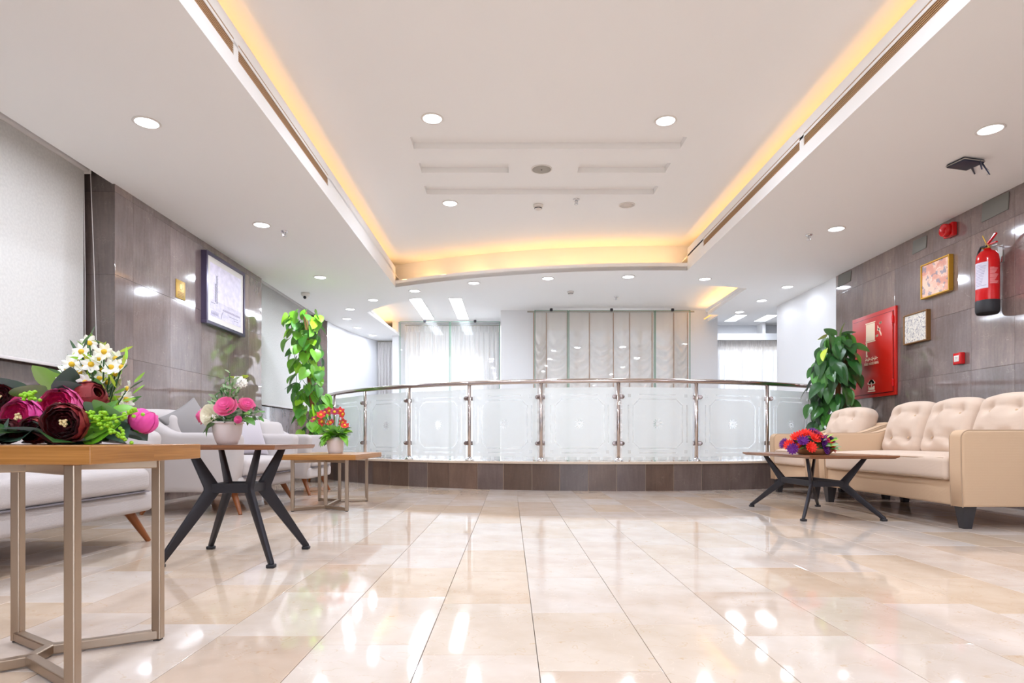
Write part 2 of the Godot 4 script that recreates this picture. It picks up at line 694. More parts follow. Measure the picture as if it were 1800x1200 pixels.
	fr.texture_repeat = false
	fr.backlight_enabled = true
	fr.backlight = Color(0.6, 0.6, 0.6)
	var le := mat("led_lens", rgb(250, 250, 250), 0.4)
	le.emission_enabled = true
	le.emission = LED
	le.emission_energy_multiplier = 2.2
	var wm := mat("warm_strip", rgb(255, 220, 150), 0.5)
	wm.emission_enabled = true
	wm.emission = Color(1.0, 0.68, 0.28)
	wm.emission_energy_multiplier = 0.5
	mat("off_lens", rgb(222, 214, 208), 0.4)
	mat("speaker_grey", rgb(172, 166, 156), 0.7)
	mat("off_white", rgb(232, 226, 220), 0.5)
	mat("red_paint", rgb(196, 30, 18), 0.32)
	mat("red_gloss", rgb(205, 16, 20), 0.18)
	mat("black_rubber", rgb(34, 32, 36), 0.6)
	mat("print_cream", rgb(250, 226, 196), 0.6)
	mat("brass", rgb(196, 160, 84), 0.35, 0.6)
	mat("gold_frame", rgb(200, 150, 44), 0.4, 0.3)
	mat("bronze_frame", rgb(132, 92, 48), 0.45, 0.2)
	mat("violet_frame", rgb(78, 68, 92), 0.3, 0.4)
	mat("patch_grey", rgb(128, 126, 120), 0.85)
	mat("soil", rgb(70, 50, 36), 0.95)
	mat("bark", rgb(150, 100, 62), 0.9)
	mat("pot_white", rgb(236, 224, 222), 0.3)

func structure() -> void:
	# left wall: plaster behind, marble piers and recesses for the blinds
	var b := MB.new()
	b.span(-3.75, -3.46, -1.0, 3.1, -4.0, 13.3)
	b.span(-3.46, -3.181, -0.02, 3.1, -4.0, 2.38)
	b.span(-3.46, -3.181, -0.02, 3.1, 5.021, 7.93)
	b.span(-3.46, -3.161, -0.3, 3.1, 10.821, 11.2)
	var wl := struct("wall_left", b.mesh(), M.dark_grout, "dark brown polished marble wall on the left with blind recesses")
	var rows := [0.0, 0.58, 1.229, 1.878, 2.54, 2.62]
	var lb := Basis(Vector3(0, 0, -1), Vector3.UP, Vector3(1, 0, 0))
	var cb := Basis(Vector3(1, 0, 0), Vector3.UP, Vector3(0, 0, 1))
	# main pier, seen along the wall from d 5.0 to 7.95
	tile_face(wl, V(LX, 0, 5.0), lb, 2.95, [0.0, 0.243, 0.813, 1.40, 1.98, 2.56, 2.95], rows)
	tile_face(wl, V(LX, 0, -1.0), lb, 3.4, [0.0, 0.6, 1.2, 1.8, 2.4, 3.0, 3.4], rows)
	# far reveal of the first recess, faces the camera
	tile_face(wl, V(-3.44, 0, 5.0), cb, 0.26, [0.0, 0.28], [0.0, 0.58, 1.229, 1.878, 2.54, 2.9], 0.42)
	# under the blinds
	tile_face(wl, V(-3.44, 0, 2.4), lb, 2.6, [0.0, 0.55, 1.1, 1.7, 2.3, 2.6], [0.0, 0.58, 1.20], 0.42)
	tile_face(wl, V(-3.44, 0, 7.95), lb, 2.85, [0.0, 0.6, 1.2, 1.8, 2.4, 2.85], [0.0, 0.5, 1.12])
	tile_face(wl, V(-3.44, 0, 10.8), cb, 0.28, [0.0, 0.28], [0.0, 0.62, 1.24, 1.86, 2.48, 2.9])
	# left white wall beyond the railing, curving in
	var c := MB.new()
	var pl := PackedVector2Array()
	for i in 13:
		var t := i / 12.0
		pl.append(Vector2(lerpf(LX, -2.74, t * t * 0.75 + t * 0.25), lerpf(10.82, 13.05, t)))
	var pr := PackedVector2Array(pl)
	for i in range(12, -1, -1):
		pr.append(pl[i] + Vector2(-0.08, 0.02))
	c.slab(pr, -1.0, 3.0)
	struct("wall_left_far", c.mesh(), M.white_wall, "curved glossy white wall beyond the left end of the railing")
	# right wall
	b = MB.new()
	b.span(RX + 0.021, 4.4, -1.0, 3.1, -4.0, 7.83)
	var wr := struct("wall_right", b.mesh(), M.dark_grout, "dark brown polished marble wall on the right behind the beige sofas")
	var rb := Basis(Vector3(0, 0, 1), Vector3.UP, Vector3(-1, 0, 0))
	tile_face(wr, V(RX, 0, 7.84), rb, 9.0, [0.0, 0.60, 1.20, 1.80, 2.30, 2.78, 3.36, 3.96, 4.56, 5.2, 5.8, 6.4, 7.0], [0.0, 0.52, 1.17, 1.72, 2.36, 2.62])
	b = MB.new()
	b.span(4.09, 4.4, -1.0, 3.1, 7.831, 9.6)
	struct("wall_right_far", b.mesh(), M.white_wall, "glossy white wall following the dark marble on the right")
	# wall behind the camera
	b = MB.new()
	b.span(-3.75, -2.1, -0.3, 3.1, -4.2, -4.0)
	b.span(2.9, 4.4, -0.3, 3.1, -4.2, -4.0)
	b.span(-2.1, 2.9, -0.3, 0.25, -4.2, -4.0)
	b.span(-2.1, 2.9, 2.5, 3.1, -4.2, -4.0)
	struct("wall_front", b.mesh(), M.paint, "white wall behind the viewer")
	window(-2.1, 2.9, 0.25, 2.5, -4.15, 4, "wide daylight window behind the viewer")
	# floor slab up to the railing curb, and the lower level seen through the glass
	var fp := floor_outline(4.42)
	b = MB.new()
	b.slab(fp, -0.3, -0.0125)
	struct("floor", b.mesh(), M.grout, "polished cream marble floor of long tiles")
	b = MB.new()
	b.span(-3.75, 8.4, -1.1, -0.9, 6.4, 13.8)
	struct("floor_lower", b.mesh(), M.off_white, "pale floor of the lower level behind the railing")
	b = MB.new()
	b.span(-3.75, 8.4, -0.9, -0.3, 6.3, 6.5)
	struct("wall_lower", b.mesh(), M.paint, "white wall below the railing on the lower level")
	# curb under the railing: core, tiles, cap
	var a0 := -1.45
	var a1 := 0.695
	b = MB.new()
	var poly := PackedVector2Array()
	for i in 49:
		var a := lerpf(a0, a1, i / 48.0)
		poly.append(Vector2(RC.x + 4.495 * sin(a), RC.y - 4.495 * cos(a)))
	for i in 49:
		var a := lerpf(a1, a0, i / 48.0)
		poly.append(Vector2(RC.x + 4.30 * sin(a), RC.y - 4.30 * cos(a)))
	b.slab(poly, -0.3, 0.292)
	var curb := struct("wall_curb", b.mesh(), M.pale_grout, "low curved brown marble curb carrying the glass railing")
	# joints where the photograph shows them, carried on to both sides
	var js := []
	for px in [601.0, 629.0, 655.0, 685.5, 718.0, 751.5, 789.0, 839.0, 884.5, 935.0, 984.0, 1034.0, 1084.0, 1135.0, 1184.5, 1234.0, 1282.0, 1327.0]:
		js.append(curb_angle_at_px(px, 4.5))
	for k in 6: js.push_front(js[0] - 0.067)
	while js[-1] < a1 - 0.067: js.append(js[-1] + 0.067)
	for i in js.size() - 1:
		var m := MB.new()
		m.usecol = true
		var tone := 0.34 + 0.26 * rng.randf()
		if rng.randf() < 0.35: m.col = Color(tone * 1.2, tone, tone * 0.80)
		else: m.col = Color(tone, tone * 0.98, tone * 0.96)
		var wn := Vector2(rng.randf() * 0.7, rng.randf() * 0.7)
		var n0 := m.v.size()
		for k in 3:
			var b0 := lerpf(js[i] + 0.0007, js[i + 1] - 0.0007, k / 3.0)
			var b1 := lerpf(js[i] + 0.0007, js[i + 1] - 0.0007, (k + 1) / 3.0)
			var q0 := wn + Vector2(k * 0.045, 0)
			var q1 := wn + Vector2((k + 1) * 0.045, 0.13)
			m.quad(on_curb(b0, 4.5, 0), on_curb(b1, 4.5, 0), on_curb(b1, 4.5, 0.291), on_curb(b0, 4.5, 0.291), 1, q0, Vector2(q1.x, q0.y), q1, Vector2(q0.x, q1.y))
			m.quad(on_curb(b0, 4.494, 0), on_curb(b0, 4.494, 0.291), on_curb(b1, 4.494, 0.291), on_curb(b1, 4.494, 0), 1, q0, q0, q0, q0)
			m.quad(on_curb(b0, 4.494, 0.291), on_curb(b0, 4.5, 0.291), on_curb(b1, 4.5, 0.291), on_curb(b1, 4.494, 0.291), 2, q0, q0, q0, q0)
		m.quad(on_curb(js[i] + 0.0007, 4.494, 0), on_curb(js[i] + 0.0007, 4.5, 0), on_curb(js[i] + 0.0007, 4.5, 0.291), on_curb(js[i] + 0.0007, 4.494, 0.291), 3, wn, wn, wn, wn)
		m.orient(n0)
		part("tile", m.mesh(), M.brown_curb, curb)
	b = MB.new()
	poly = PackedVector2Array()
	for i in 49:
		var a := lerpf(a0, a1, i / 48.0)
		poly.append(Vector2(RC.x + 4.515 * sin(a), RC.y - 4.515 * cos(a)))
	for i in 49:
		var a := lerpf(a1, a0, i / 48.0)
		poly.append(Vector2(RC.x + 4.28 * sin(a), RC.y - 4.28 * cos(a)))
	b.slab(poly, 0.292, 0.314)
	part("cap_stone", b.mesh(), M.stone_cap, curb, Transform3D.IDENTITY, "pale stone cap of the curb")

func floor_outline(r: float) -> PackedVector2Array:
	var p := PackedVector2Array([Vector2(-3.46, -4.0), Vector2(RX + 0.02, -4.0)])
	for i in 41:
		var x := lerpf(RX + 0.02, -3.15, i / 40.0)
		p.append(Vector2(x, curb_d(x, r)))
	p.append(Vector2(-3.46, 10.6))
	return p

func floor_tiles() -> void:
	var fl := get_node("floor")
	var fp := floor_outline(4.46)
	var kinds := []
	var tints := [Color(1.0, 0.985, 0.965), Color(0.93, 0.86, 0.79), Color(1.05, 1.04, 1.03), Color(0.97, 0.93, 0.87), Color(0.99, 0.97, 0.96), Color(0.97, 0.88, 0.76)]
	var r := RandomNumberGenerator.new()
	r.seed = 5
	for k in 12:
		kinds.append(tile_mesh(0.3 - 0.0018, 0.51 - 0.0014, 0.012, Vector2(r.randf() * 0.7, r.randf() * 0.7), 0.5, tints[k % 6], k % 2 == 1))
	var up := Basis(Vector3(1, 0, 0), Vector3(0, 0, -1), Vector3(0, 1, 0))
	var far := MB.new()
	far.usecol = true
	var warm := Rect2(-1.2, 1.0, 2.0, 3.0)
	for i in range(-13, 15):
		var x0 := 0.07 + 0.3 * (i - 0)
		if x0 + 0.3 < -3.46 or x0 > RX: continue
		var off: float = [0.0, 0.255, 0.11, 0.36, 0.2][posmod(i * 3, 5)] + 0.04 * r.randf()
		for j in range(-9, 24):
			var d0 := off + 0.51 * j - 0.03
			var x1 := x0 + 0.3
			var d1 := d0 + 0.51
			var near := d0 > 0.7 and d1 < 5.75 and absf(x0 + 0.15) < 0.83 * d1 + 0.2 and x0 > -3.43 and x1 < RX
			var k := r.randi() % 12
			# the warmer tan tiles lie scattered on the right, as in the photograph
			if near:
				part("tile", kinds[k], M.cream, fl, Transform3D(up, V(x0 + 0.15, -0.0008, d0 + 0.255)))
			else:
				var rect := PackedVector2Array([Vector2(x0 + 0.0009, d0 + 0.0007), Vector2(x1 - 0.0009, d0 + 0.0007), Vector2(x1 - 0.0009, d1 - 0.0007), Vector2(x0 + 0.0009, d1 - 0.0007)])
				far.col = tints[k % 6]
				for q in Geometry2D.intersect_polygons(rect, fp):
					var n0 := far.v.size()
					far.slab(q, -0.0125, 0.0)
					var wn := Vector2(r.randf() * 0.7, r.randf() * 0.7)
					for z in range(n0, far.v.size()):
						far.u[z] = wn + Vector2(far.v[z].x - x0, -far.v[z].z - d0) * 0.5
	var o := part("tile_field", far.mesh(), M.cream, fl)
	o.set_meta("kind", "stuff")

# ---------------------------------------------------------------- ceilings
func ceilings() -> void:
	var b := MB.new()
	var xl := -1.54
	var xr := 2.14
	# lower ceiling: left and right strips, the near strip and the part between the two arcs
	b.slab(PackedVector2Array([Vector2(LX, -4.0), Vector2(xl, -4.0), Vector2(xl, arc_a(xl)), Vector2(LX, arc_a(xl))]), LOW, LOW + 0.05)
	b.slab(PackedVector2Array([Vector2(xr, -4.0), Vector2(RX, -4.0), Vector2(RX, arc_a(xr)), Vector2(xr, arc_a(xr))]), LOW, LOW + 0.05)
	b.span(xl, xr, LOW, LOW + 0.05, -4.0, -2.5)
	var p := PackedVector2Array()
	p.append(Vector2(LX, arc_a(xl)))
	for i in 25:
		var x := lerpf(xl, xr, i / 24.0)
		p.append(Vector2(x, arc_a(x)))
	p.append(Vector2(4.09, arc_a(xr)))
	p.append(Vector2(4.09, 9.61))
	p.append(Vector2(3.9, 10.25))
	p.append(Vector2(3.25, 10.25))
	for i in 33:
		var x := lerpf(3.2, -2.3, i / 32.0)
		p.append(Vector2(x, arc_b(x)))
	p.append(Vector2(-2.18, 12.3))
	p.append(Vector2(-2.18, 13.05))
	p.append(Vector2(LX, 13.05))
	b.slab(p, LOW, LOW + 0.05)
	# high ceiling over the recess, with the sunk grooves
	var hx0 := -1.95
	var hx1 := 2.55
	var cuts := [[4.99, 5.19, [[-0.80, 1.41]]], [5.46, 5.66, [[-0.80, -0.015], [0.606, 1.40]]], [5.96, 6.155, [[-0.82, 1.41]]]]
	var dd := -2.6
	for c in cuts:
		b.span(hx0, hx1, HIGH, HIGH + 0.11, dd, c[0])
		var x := hx0
		for s in c[2]:
			b.span(x, s[0], HIGH, HIGH + 0.11, c[0], c[1])
			x = s[1]
		b.span(x, hx1, HIGH, HIGH + 0.11, c[0], c[1])
		dd = c[1]
	b.span(hx0, hx1, HIGH, HIGH + 0.11, dd, 9.2)
	b.span(-3.75, 8.4, HIGH + 0.09, HIGH + 0.16, -4.2, 13.8)
	b.span(-0.9, 1.5, HIGH + 0.05, HIGH + 0.10, 4.9, 6.3)
	# ceiling over the void and over the blind recesses
	var vc := PackedVector2Array([Vector2(3.62, 8.45)])
	for i in 33:
		var x := lerpf(3.2, -2.3, i / 32.0)
		vc.append(Vector2(x, arc_b(x) - 0.03))
	vc.append(Vector2(-2.62, 10.1))
	vc.append(Vector2(-2.62, 13.3))
	vc.append(Vector2(3.62, 13.3))
	b.slab(vc, VOIDC, VOIDC + 0.05)
	b.span(3.62, 8.4, VOIDC, VOIDC + 0.05, 9.5, 13.0)
	b.span(-3.47, LX, 2.86, 2.9, 2.3, 11.0)
	b.span(LX - 0.02, LX, LOW + 0.001, 2.88, 2.38, 5.0)
	b.span(LX - 0.02, LX, LOW + 0.001, 2.88, 7.95, 10.8)
	# coves beside the recess: upright fascia, trough floor, trough back
	for s in [[xl, -1.0, arc_a(xl)], [xr, 1.0, arc_a(xr)]]:
		var x: float = s[0]
		var o: float = s[1]
		b.span(x, x + o * 0.03, LOW + 0.05, 2.70, -2.5, s[2])
		b.span(x, x + o * 0.03, 2.795, 2.868, -2.5, s[2])
		b.span(x + o * 0.015, x + o * 0.03, 2.70, 2.795, -2.5, s[2])
		b.span(x, x + o * 0.3, 2.765, 2.785, -2.5, s[2] + 0.25)
		b.span(x + o * 0.3, x + o * 0.33, 2.66, 3.0, -2.5, s[2] + 0.3)
	# fascia ends around the grilles
	b.span(xl, xl - 0.03, 2.70, 2.795, 3.486, 3.545)
	b.span(xl, xl - 0.03, 2.70, 2.795, 5.29, arc_a(xl))
	b.span(xl, xl - 0.03, 2.70, 2.795, -2.5, 1.6)
	b.span(xr, xr + 0.03, 2.70, 2.795, 4.565, 4.63)
	b.span(xr, xr + 0.03, 2.70, 2.795, 6.94, arc_a(xr))
	b.span(xr, xr + 0.03, 2.70, 2.795, -2.5, 1.6)
	b.span(xl, xr, LOW + 0.05, 2.868, -2.53, -2.5)
	# far cove: lip and back follow the arc
	for q in [[0.0, 0.03, LOW + 0.0, 2.69], [0.25, 0.28, LOW + 0.05, 3.0]]:
		var pl := PackedVector2Array()
		for i in 25:
			var x := lerpf(xl - (0.3 if q[0] > 0.1 else 0.0), xr + (0.3 if q[0] > 0.1 else 0.0), i / 24.0)
			pl.append(Vector2(x, arc_a(x) + q[0]))
		for i in 25:
			var x := lerpf(xr + (0.3 if q[0] > 0.1 else 0.0), xl - (0.3 if q[0] > 0.1 else 0.0), i / 24.0)
			pl.append(Vector2(x, arc_a(x) + q[1]))
		b.slab(pl, q[2] + 0.0005, q[3])
	# void coves left and right, upstand along the arc
	b.span(-2.30, -2.27, LOW + 0.05, 2.69, 10.1, 12.35)
	b.span(-2.58, -2.55, LOW + 0.05, VOIDC, 9.6, 12.35)
	b.span(3.2, 3.23, LOW + 0.05, 2.69, 8.5, 10.25)
	b.span(3.5, 3.53, LOW + 0.05, VOIDC, 8.3, 11.1)
	var up := PackedVector2Array()
	for i in 33:
		var x := lerpf(3.2, -2.3, i / 32.0)
		up.append(Vector2(x, arc_b(x)))
	for i in 33:
		var x := lerpf(-2.3, 3.2, i / 32.0)
		up.append(Vector2(x, arc_b(x) - 0.03))
	b.slab(up, LOW + 0.0505, VOIDC)
	struct("ceiling", b.mesh(), M.paint, "white plaster ceiling with a lit recess and sunk grooves")
	# linear air grilles in the fascias
	var n := 0
	for s in [[xl, -1.0, 1.6, 3.486, "left air grille nearest the viewer in the ceiling fascia"], [xl, -1.0, 3.545, 5.29, "left air grille nearest the railing in the ceiling fascia"], [xr, 1.0, 1.6, 4.565, "right air grille nearest the viewer in the ceiling fascia"], [xr, 1.0, 4.63, 6.94, "right air grille nearest the railing in the ceiling fascia"]]:
		var x: float = s[0]
		var o: float = s[1]
		var t := thing("air_grille", s[4], "air vent", V(x + o * 0.008, 2.7475, (s[2] + s[3]) * 0.5), 0.0, "linear grilles in the ceiling fascia")
		var len: float = s[3] - s[2]
		part("backing", MB.new().box(Vector3(o * 0.005, 0, 0), Vector3(0.003, 0.094, len)).mesh(), M.grille_dark, t)
		var m := MB.new()
		m.box(Vector3(0, 0.044, 0), Vector3(0.012, 0.006, len))
		m.box(Vector3(0, -0.044, 0), Vector3(0.012, 0.006, len))
		part("frame", m.mesh(), M.grille_tan, t)
		for k in 6:
			part("slat", MB.new().box(Vector3(0, -0.032 + 0.0128 * k, 0), Vector3(0.008, 0.0065, len)).mesh(), M.grille_tan, t)
		n += 1

# wall across x at depth d (thickness away from the camera) with one opening
func wall_hole(called: String, label: String, x0: float, x1: float, d: float, y1: float, hole: Array, m: Material) -> MeshInstance3D:
	var b := MB.new()
	if hole.is_empty():
		b.span(x0, x1, -1.0, y1, d, d + 0.2)
	else:
		b.span(x0, hole[0], -1.0, y1, d, d + 0.2)
		b.span(hole[1], x1, -1.0, y1, d, d + 0.2)
		b.span(hole[0], hole[1], -1.0, hole[2], d, d + 0.2)
		b.span(hole[0], hole[1], hole[3], y1, d, d + 0.2)
	return struct(called, b.mesh(), m, label)

var window_n := 0
func window(x0: float, x1: float, y0: float, y1: float, d: float, cols: int, label: String) -> void:
	window_n += 1
	var o := Node3D.new()
	o.name = "window_%d" % window_n
	add_child(o)
	tag(o, label, "", "", "structure")
	var m := MB.new()
	var w := 0.06
	m.span(x0, x1, y0, y0 + w, d, d + 0.07)
	m.span(x0, x1, y1 - w, y1, d, d + 0.07)
	for i in cols + 1:
		var x := lerpf(x0 + w * 0.5, x1 - w * 0.5, float(i) / cols)
		m.span(x - w * 0.5, x + w * 0.5, y0 + w, y1 - w, d, d + 0.07)
	part("window_frame", m.mesh(), M.gloss_white, o)
	for i in cols:
		var xa := lerpf(x0 + w * 0.5, x1 - w * 0.5, float(i) / cols) + w * 0.5
		var xb := lerpf(x0 + w * 0.5, x1 - w * 0.5, float(i + 1) / cols) - w * 0.5
		part("pane", MB.new().span(xa, xb, y0 + w, y1 - w, d + 0.03, d + 0.036).mesh(), M.glass, o)

func back_rooms() -> void:
	wall_hole("wall_back_left", "white wall at the far left behind the narrow curtain", -3.75, -2.2, 13.06, 3.1, [], M.white_wall)
	var b := MB.new()
	b.span(-2.32, -2.2, -1.0, 3.1, 12.3, 13.06)
	struct("wall_back_return", b.mesh(), M.white_wall, "white return beside the left window bay")
	wall_hole("wall_back_bay", "white wall of the left window bay", -2.2, -0.2, 12.5, 3.1, [-2.08, -0.5, -0.6, 2.28], M.white_wall)
	window(-2.08, -0.5, -0.6, 2.28, 12.6, 3, "bright window behind the left sheer curtain")
	wall_hole("wall_back_centre", "white wall around the wide festoon blind", -0.17, 3.71, 11.2, 3.1, [0.6, 2.95, -0.6, 2.7], M.white_wall)
	window(0.6, 2.95, -0.6, 2.7, 11.3, 4, "window behind the wide festoon blind")
	b = MB.new()
	b.span(-0.17, -0.1, -1.0, 3.1, 11.4, 12.7)
	b.span(3.62, 3.71, -1.0, 3.1, 11.4, 12.7)
	struct("wall_back_sides", b.mesh(), M.white_wall, "white side walls of the projecting middle wall")
	wall_hole("wall_back_right", "white wall of the side room seen past the right end", 3.62, 8.4, 12.7, 3.1, [4.2, 6.2, -0.6, 2.45], M.white_wall)
	window(4.2, 6.2, -0.6, 2.45, 12.8, 4, "bright window behind the right curtain")
	b = MB.new()
	b.span(8.2, 8.4, -1.0, 3.1, 9.4, 13.8)
	b.span(4.4, 8.4, -1.0, 3.1, 9.4, 9.6)
	struct("wall_side_room", b.mesh(), M.white_wall, "white walls of the side room on the right")
	# pelmet board over the right curtain and boxed beam end
	b = MB.new()
	b.span(3.72, 6.8, 2.53, 2.66, 12.40, 12.43)
	b.span(3.72, 6.8, 2.64, 2.66, 12.43, 12.7)
	struct("trim_1", b.mesh(), M.gloss_white, "white pelmet board above the right curtain")
	b = MB.new()
	b.span(5.0, 5.06, 2.66, 2.87, 12.4, 12.7)
	struct("trim_2", b.mesh(), M.paint, "plaster nib above the pelmet")
	# curtains
	curtain_sheer(-2.08, -0.2, 2.80, -0.8, 12.38, "sheer white curtain over the bright window of the left bay", 20, 1)
	curtain_sheer(-2.74, -2.33, 2.57, -0.8, 12.95, "narrow pale curtain at the far left end of the back wall", 6, 2)
	curtain_sheer(4.16, 5.9, 2.54, -0.8, 12.56, "white curtain glowing in the side room on the right", 18, 3)
	festoon()
	# frameless glass screens in front of the curtains
	glass_screen([[-2.12, -1.16], [-1.15, -0.2]], 12.0, 2.82, "clear glass screen with green edges before the left bay")
	glass_screen([[0.42, 1.0], [1.01, 2.50], [2.51, 3.12]], 10.85, 2.80, "clear glass screen with green edges before the festoon blind")

func curtain_sheer(x0: float, x1: float, y1: float, y0: float, d: float, label: String, folds: int, sd: int) -> void:
	var t := thing("curtain", label, "curtain", V((x0 + x1) * 0.5, y0, d), 0.0, "curtains along the back wall")
	var n := noise(60 + sd, 0.9, 3)
	var w := x1 - x0
	var h := y1 - y0
	var m := MB.new()
	var f := func(a: float, b: float) -> Vector3:
		var y := b * h
		var k := clampf((h - y) / 0.5, 0.15, 1.0)
		var ph := a * folds * TAU + 2.2 * n.get_noise_2d(a * 6.0, y * 0.35)
		var z := 0.028 * k * sin(ph) + 0.02 * n.get_noise_2d(a * 9.0 + 40, y * 0.5)
		return Vector3((a - 0.5) * w + 0.01 * cos(ph * 2.0), y, z)
	m.surf(f, folds * 8, 26)
	part("drape", m.mesh(), M.sheer, t)
	# gathered heading
	var hd := MB.new()
	var f2 := func(a: float, b: float) -> Vector3:
		return Vector3((a - 0.5) * w, h - 0.12 + b * 0.12, 0.018 + 0.01 * sin(a * folds * 2.5 * TAU))
	hd.surf(f2, folds * 12, 2)
	part("heading", hd.mesh(), M.sheer, t)
	part("rail", MB.new().box(Vector3(0, h + 0.01, 0), Vector3(w, 0.025, 0.03)).mesh(), M.speaker_grey, t)

func festoon() -> void:
	var px := [938.0, 960.5, 997.0, 1036.0, 1078.0, 1106.5, 1146.0, 1184.0, 1208.5]
	var d := 11.08
	var t := thing("festoon_blind", "wide swagged festoon blind of pale cloth in the middle of the back wall", "blind", V(1.75, -0.8, d))
	var y1 := 2.80
	for i in px.size() - 1:
		var x0: float = (px[i] - 897.0) * d / 1100.0 - 1.75
		var x1: float = (px[i + 1] - 897.0) * d / 1100.0 - 1.75
		var h := y1 + 0.8
		var n := noise(90 + i, 1.3, 2)
		var f := func(a: float, b: float) -> Vector3:
			var u := a * 2.0 - 1.0
			var y := b * h
			var sag := 1.0 - u * u
			var drop := clampf((y1 - 0.22 - (y - 0.8)) / 0.35, 0.0, 1.0)
			# scallops hang between the gathered cords: folds follow the sagging line
			var ph := (y + 0.20 * sag * drop + 0.03 * n.get_noise_2d(u, y * 2.0)) / 0.17 * TAU
			var z := 0.05 * sag * drop + 0.042 * drop * (0.3 + 0.7 * sag) * sin(ph) + 0.006 * sin(u * 9.0) * (1.0 - drop)
			return Vector3(lerpf(x0, x1, a), y, z)
		part("swag", MB.new().surf(f, 10, 190).mesh(), M.swag, t)
	for q in px:
		var x: float = (q - 897.0) * d / 1100.0 - 1.75
		part("cord_line", MB.new().box(Vector3(x, (y1 + 0.8) * 0.5, 0.012), Vector3(0.016, y1 + 0.8, 0.012)).mesh(), M.cord, t)
	part("rail", MB.new().tube([Vector3(-1.45, y1 + 0.815, 0.02), Vector3(1.5, y1 + 0.815, 0.02)], 0.014, 8).mesh(), M.speaker_grey, t)

func glass_screen(spans: Array, d: float, y1: float, label: String) -> void:
	var t := thing("glass_screen", label, "glass screen", V((spans[0][0] + spans[-1][1]) * 0.5, -0.9, d))
	var cx: float = (spans[0][0] + spans[-1][1]) * 0.5
	for s in spans:
		var w: float = s[1] - s[0]
		var h := y1 + 0.9
		var p := part("pane", MB.new().box(Vector3((s[0] + s[1]) * 0.5 - cx, h * 0.5, 0), Vector3(w - 0.02, h, 0.012)).mesh(), M.screen_glass, t)
		var e := MB.new()
		for sx in [s[0] + 0.006, s[1] - 0.006]:
			e.box(Vector3(sx - cx, h * 0.5, 0), Vector3(0.012, h, 0.013))
		e.box(Vector3((s[0] + s[1]) * 0.5 - cx, h - 0.004, 0), Vector3(w - 0.02, 0.008, 0.013))
		part("polished_edge", e.mesh(), M.glass_edge, p, Transform3D.IDENTITY, "green polished glass edge")
		part("fitting", MB.new().rbox(Vector3((s[0] + s[1]) * 0.5 - cx, h + 0.005, 0), Vector3(0.05, 0.05, 0.03), 0.01, 1).mesh(), M.black_metal, t)

# ---------------------------------------------------------------- railing
func railing() -> void:
	var r := 4.40
	var t := thing("railing", "curved steel railing with frosted glass panels on the brown curb", "railing", on_curb(0.0, r, 0.314))
	var o := t.position
	var an := []
	for px in [588.0, 642.0, 719.0, 825.0, 951.0, 1087.0, 1224.0, 1348.5]:
		an.append(curb_angle_at_px(px, r))
	var st: float = an[6] - an[5]
	an.append(an[-1] + st * 0.95)
	an.push_front(an[0] - st)
	var pts := []
	for i in 61:
		pts.append(on_curb(lerpf(an[0] - 0.12, 0.712, i / 60.0), r, 1.205) - o)
	part("handrail", MB.new().tube(pts, 0.026, 14).mesh(), M.steel, t)
	for i in an.size():
		var p := on_curb(an[i], r, 0.314) - o
		var m := MB.new()
		m.lathe(p, [Vector2(0, 0.02), Vector2(0.021, 0.02), Vector2(0.021, 0.87), Vector2(0.014, 0.872), Vector2(0.014, 0.885), Vector2(0, 0.885)], 14)
		var post := part("post", m.mesh(), M.steel, t)
		part("base_flange", MB.new().lathe(p, [Vector2(0, 0), Vector2(0.052, 0), Vector2(0.050, 0.012), Vector2(0.034, 0.026), Vector2(0.024, 0.04), Vector2(0, 0.04)], 18).mesh(), M.chrome, post)
		var bs := Basis(Vector3.UP, -an[i])
		for y in [0.202, 0.716]:
			for s in [-1.0, 1.0]:
				if (i == 0 and s < 0) or (i == an.size() - 1 and s > 0): continue
				var c := MB.new()
				c.xf = Transform3D(bs, p + Vector3(0, y, 0))
				var poly := PackedVector2Array([Vector2(s * 0.016, -0.024)])
				for k in 9:
					var a := -PI / 2 + PI * k / 8.0
					poly.append(Vector2(s * (0.043 + 0.024 * cos(a)), 0.024 * sin(a)))
				poly.append(Vector2(s * 0.016, 0.024))
				c.prism(poly, 0.03, 0.004, 2)
				part("glass_clamp", c.mesh(), M.clamp, post)
	for i in an.size() - 1:
		var p0 := on_curb(an[i], r, 0.33) - o
		var p1 := on_curb(an[i + 1], r, 0.33) - o
		var dir := (p1 - p0).normalized()
		var w := p0.distance_to(p1) - 0.085
		var h := 0.805
		var z := dir.cross(Vector3.UP).normalized()
		var g := MB.new()
		g.quad(Vector3(-w / 2, h, 0.0045), Vector3(w / 2, h, 0.0045), Vector3(w / 2, 0, 0.0045), Vector3(-w / 2, 0, 0.0045), -1)
		var tr := Transform3D(Basis(dir, Vector3.UP, z), (p0 + p1) * 0.5)
		var pane := part("glass_panel", MB.new().box(Vector3(0, h / 2, 0), Vector3(w, h, 0.008)).mesh(), M.glass, t, tr)
		part("frosted_film", g.mesh(), M.frosted, pane, Transform3D.IDENTITY, "frosted pattern with clear lines and a clear flower")

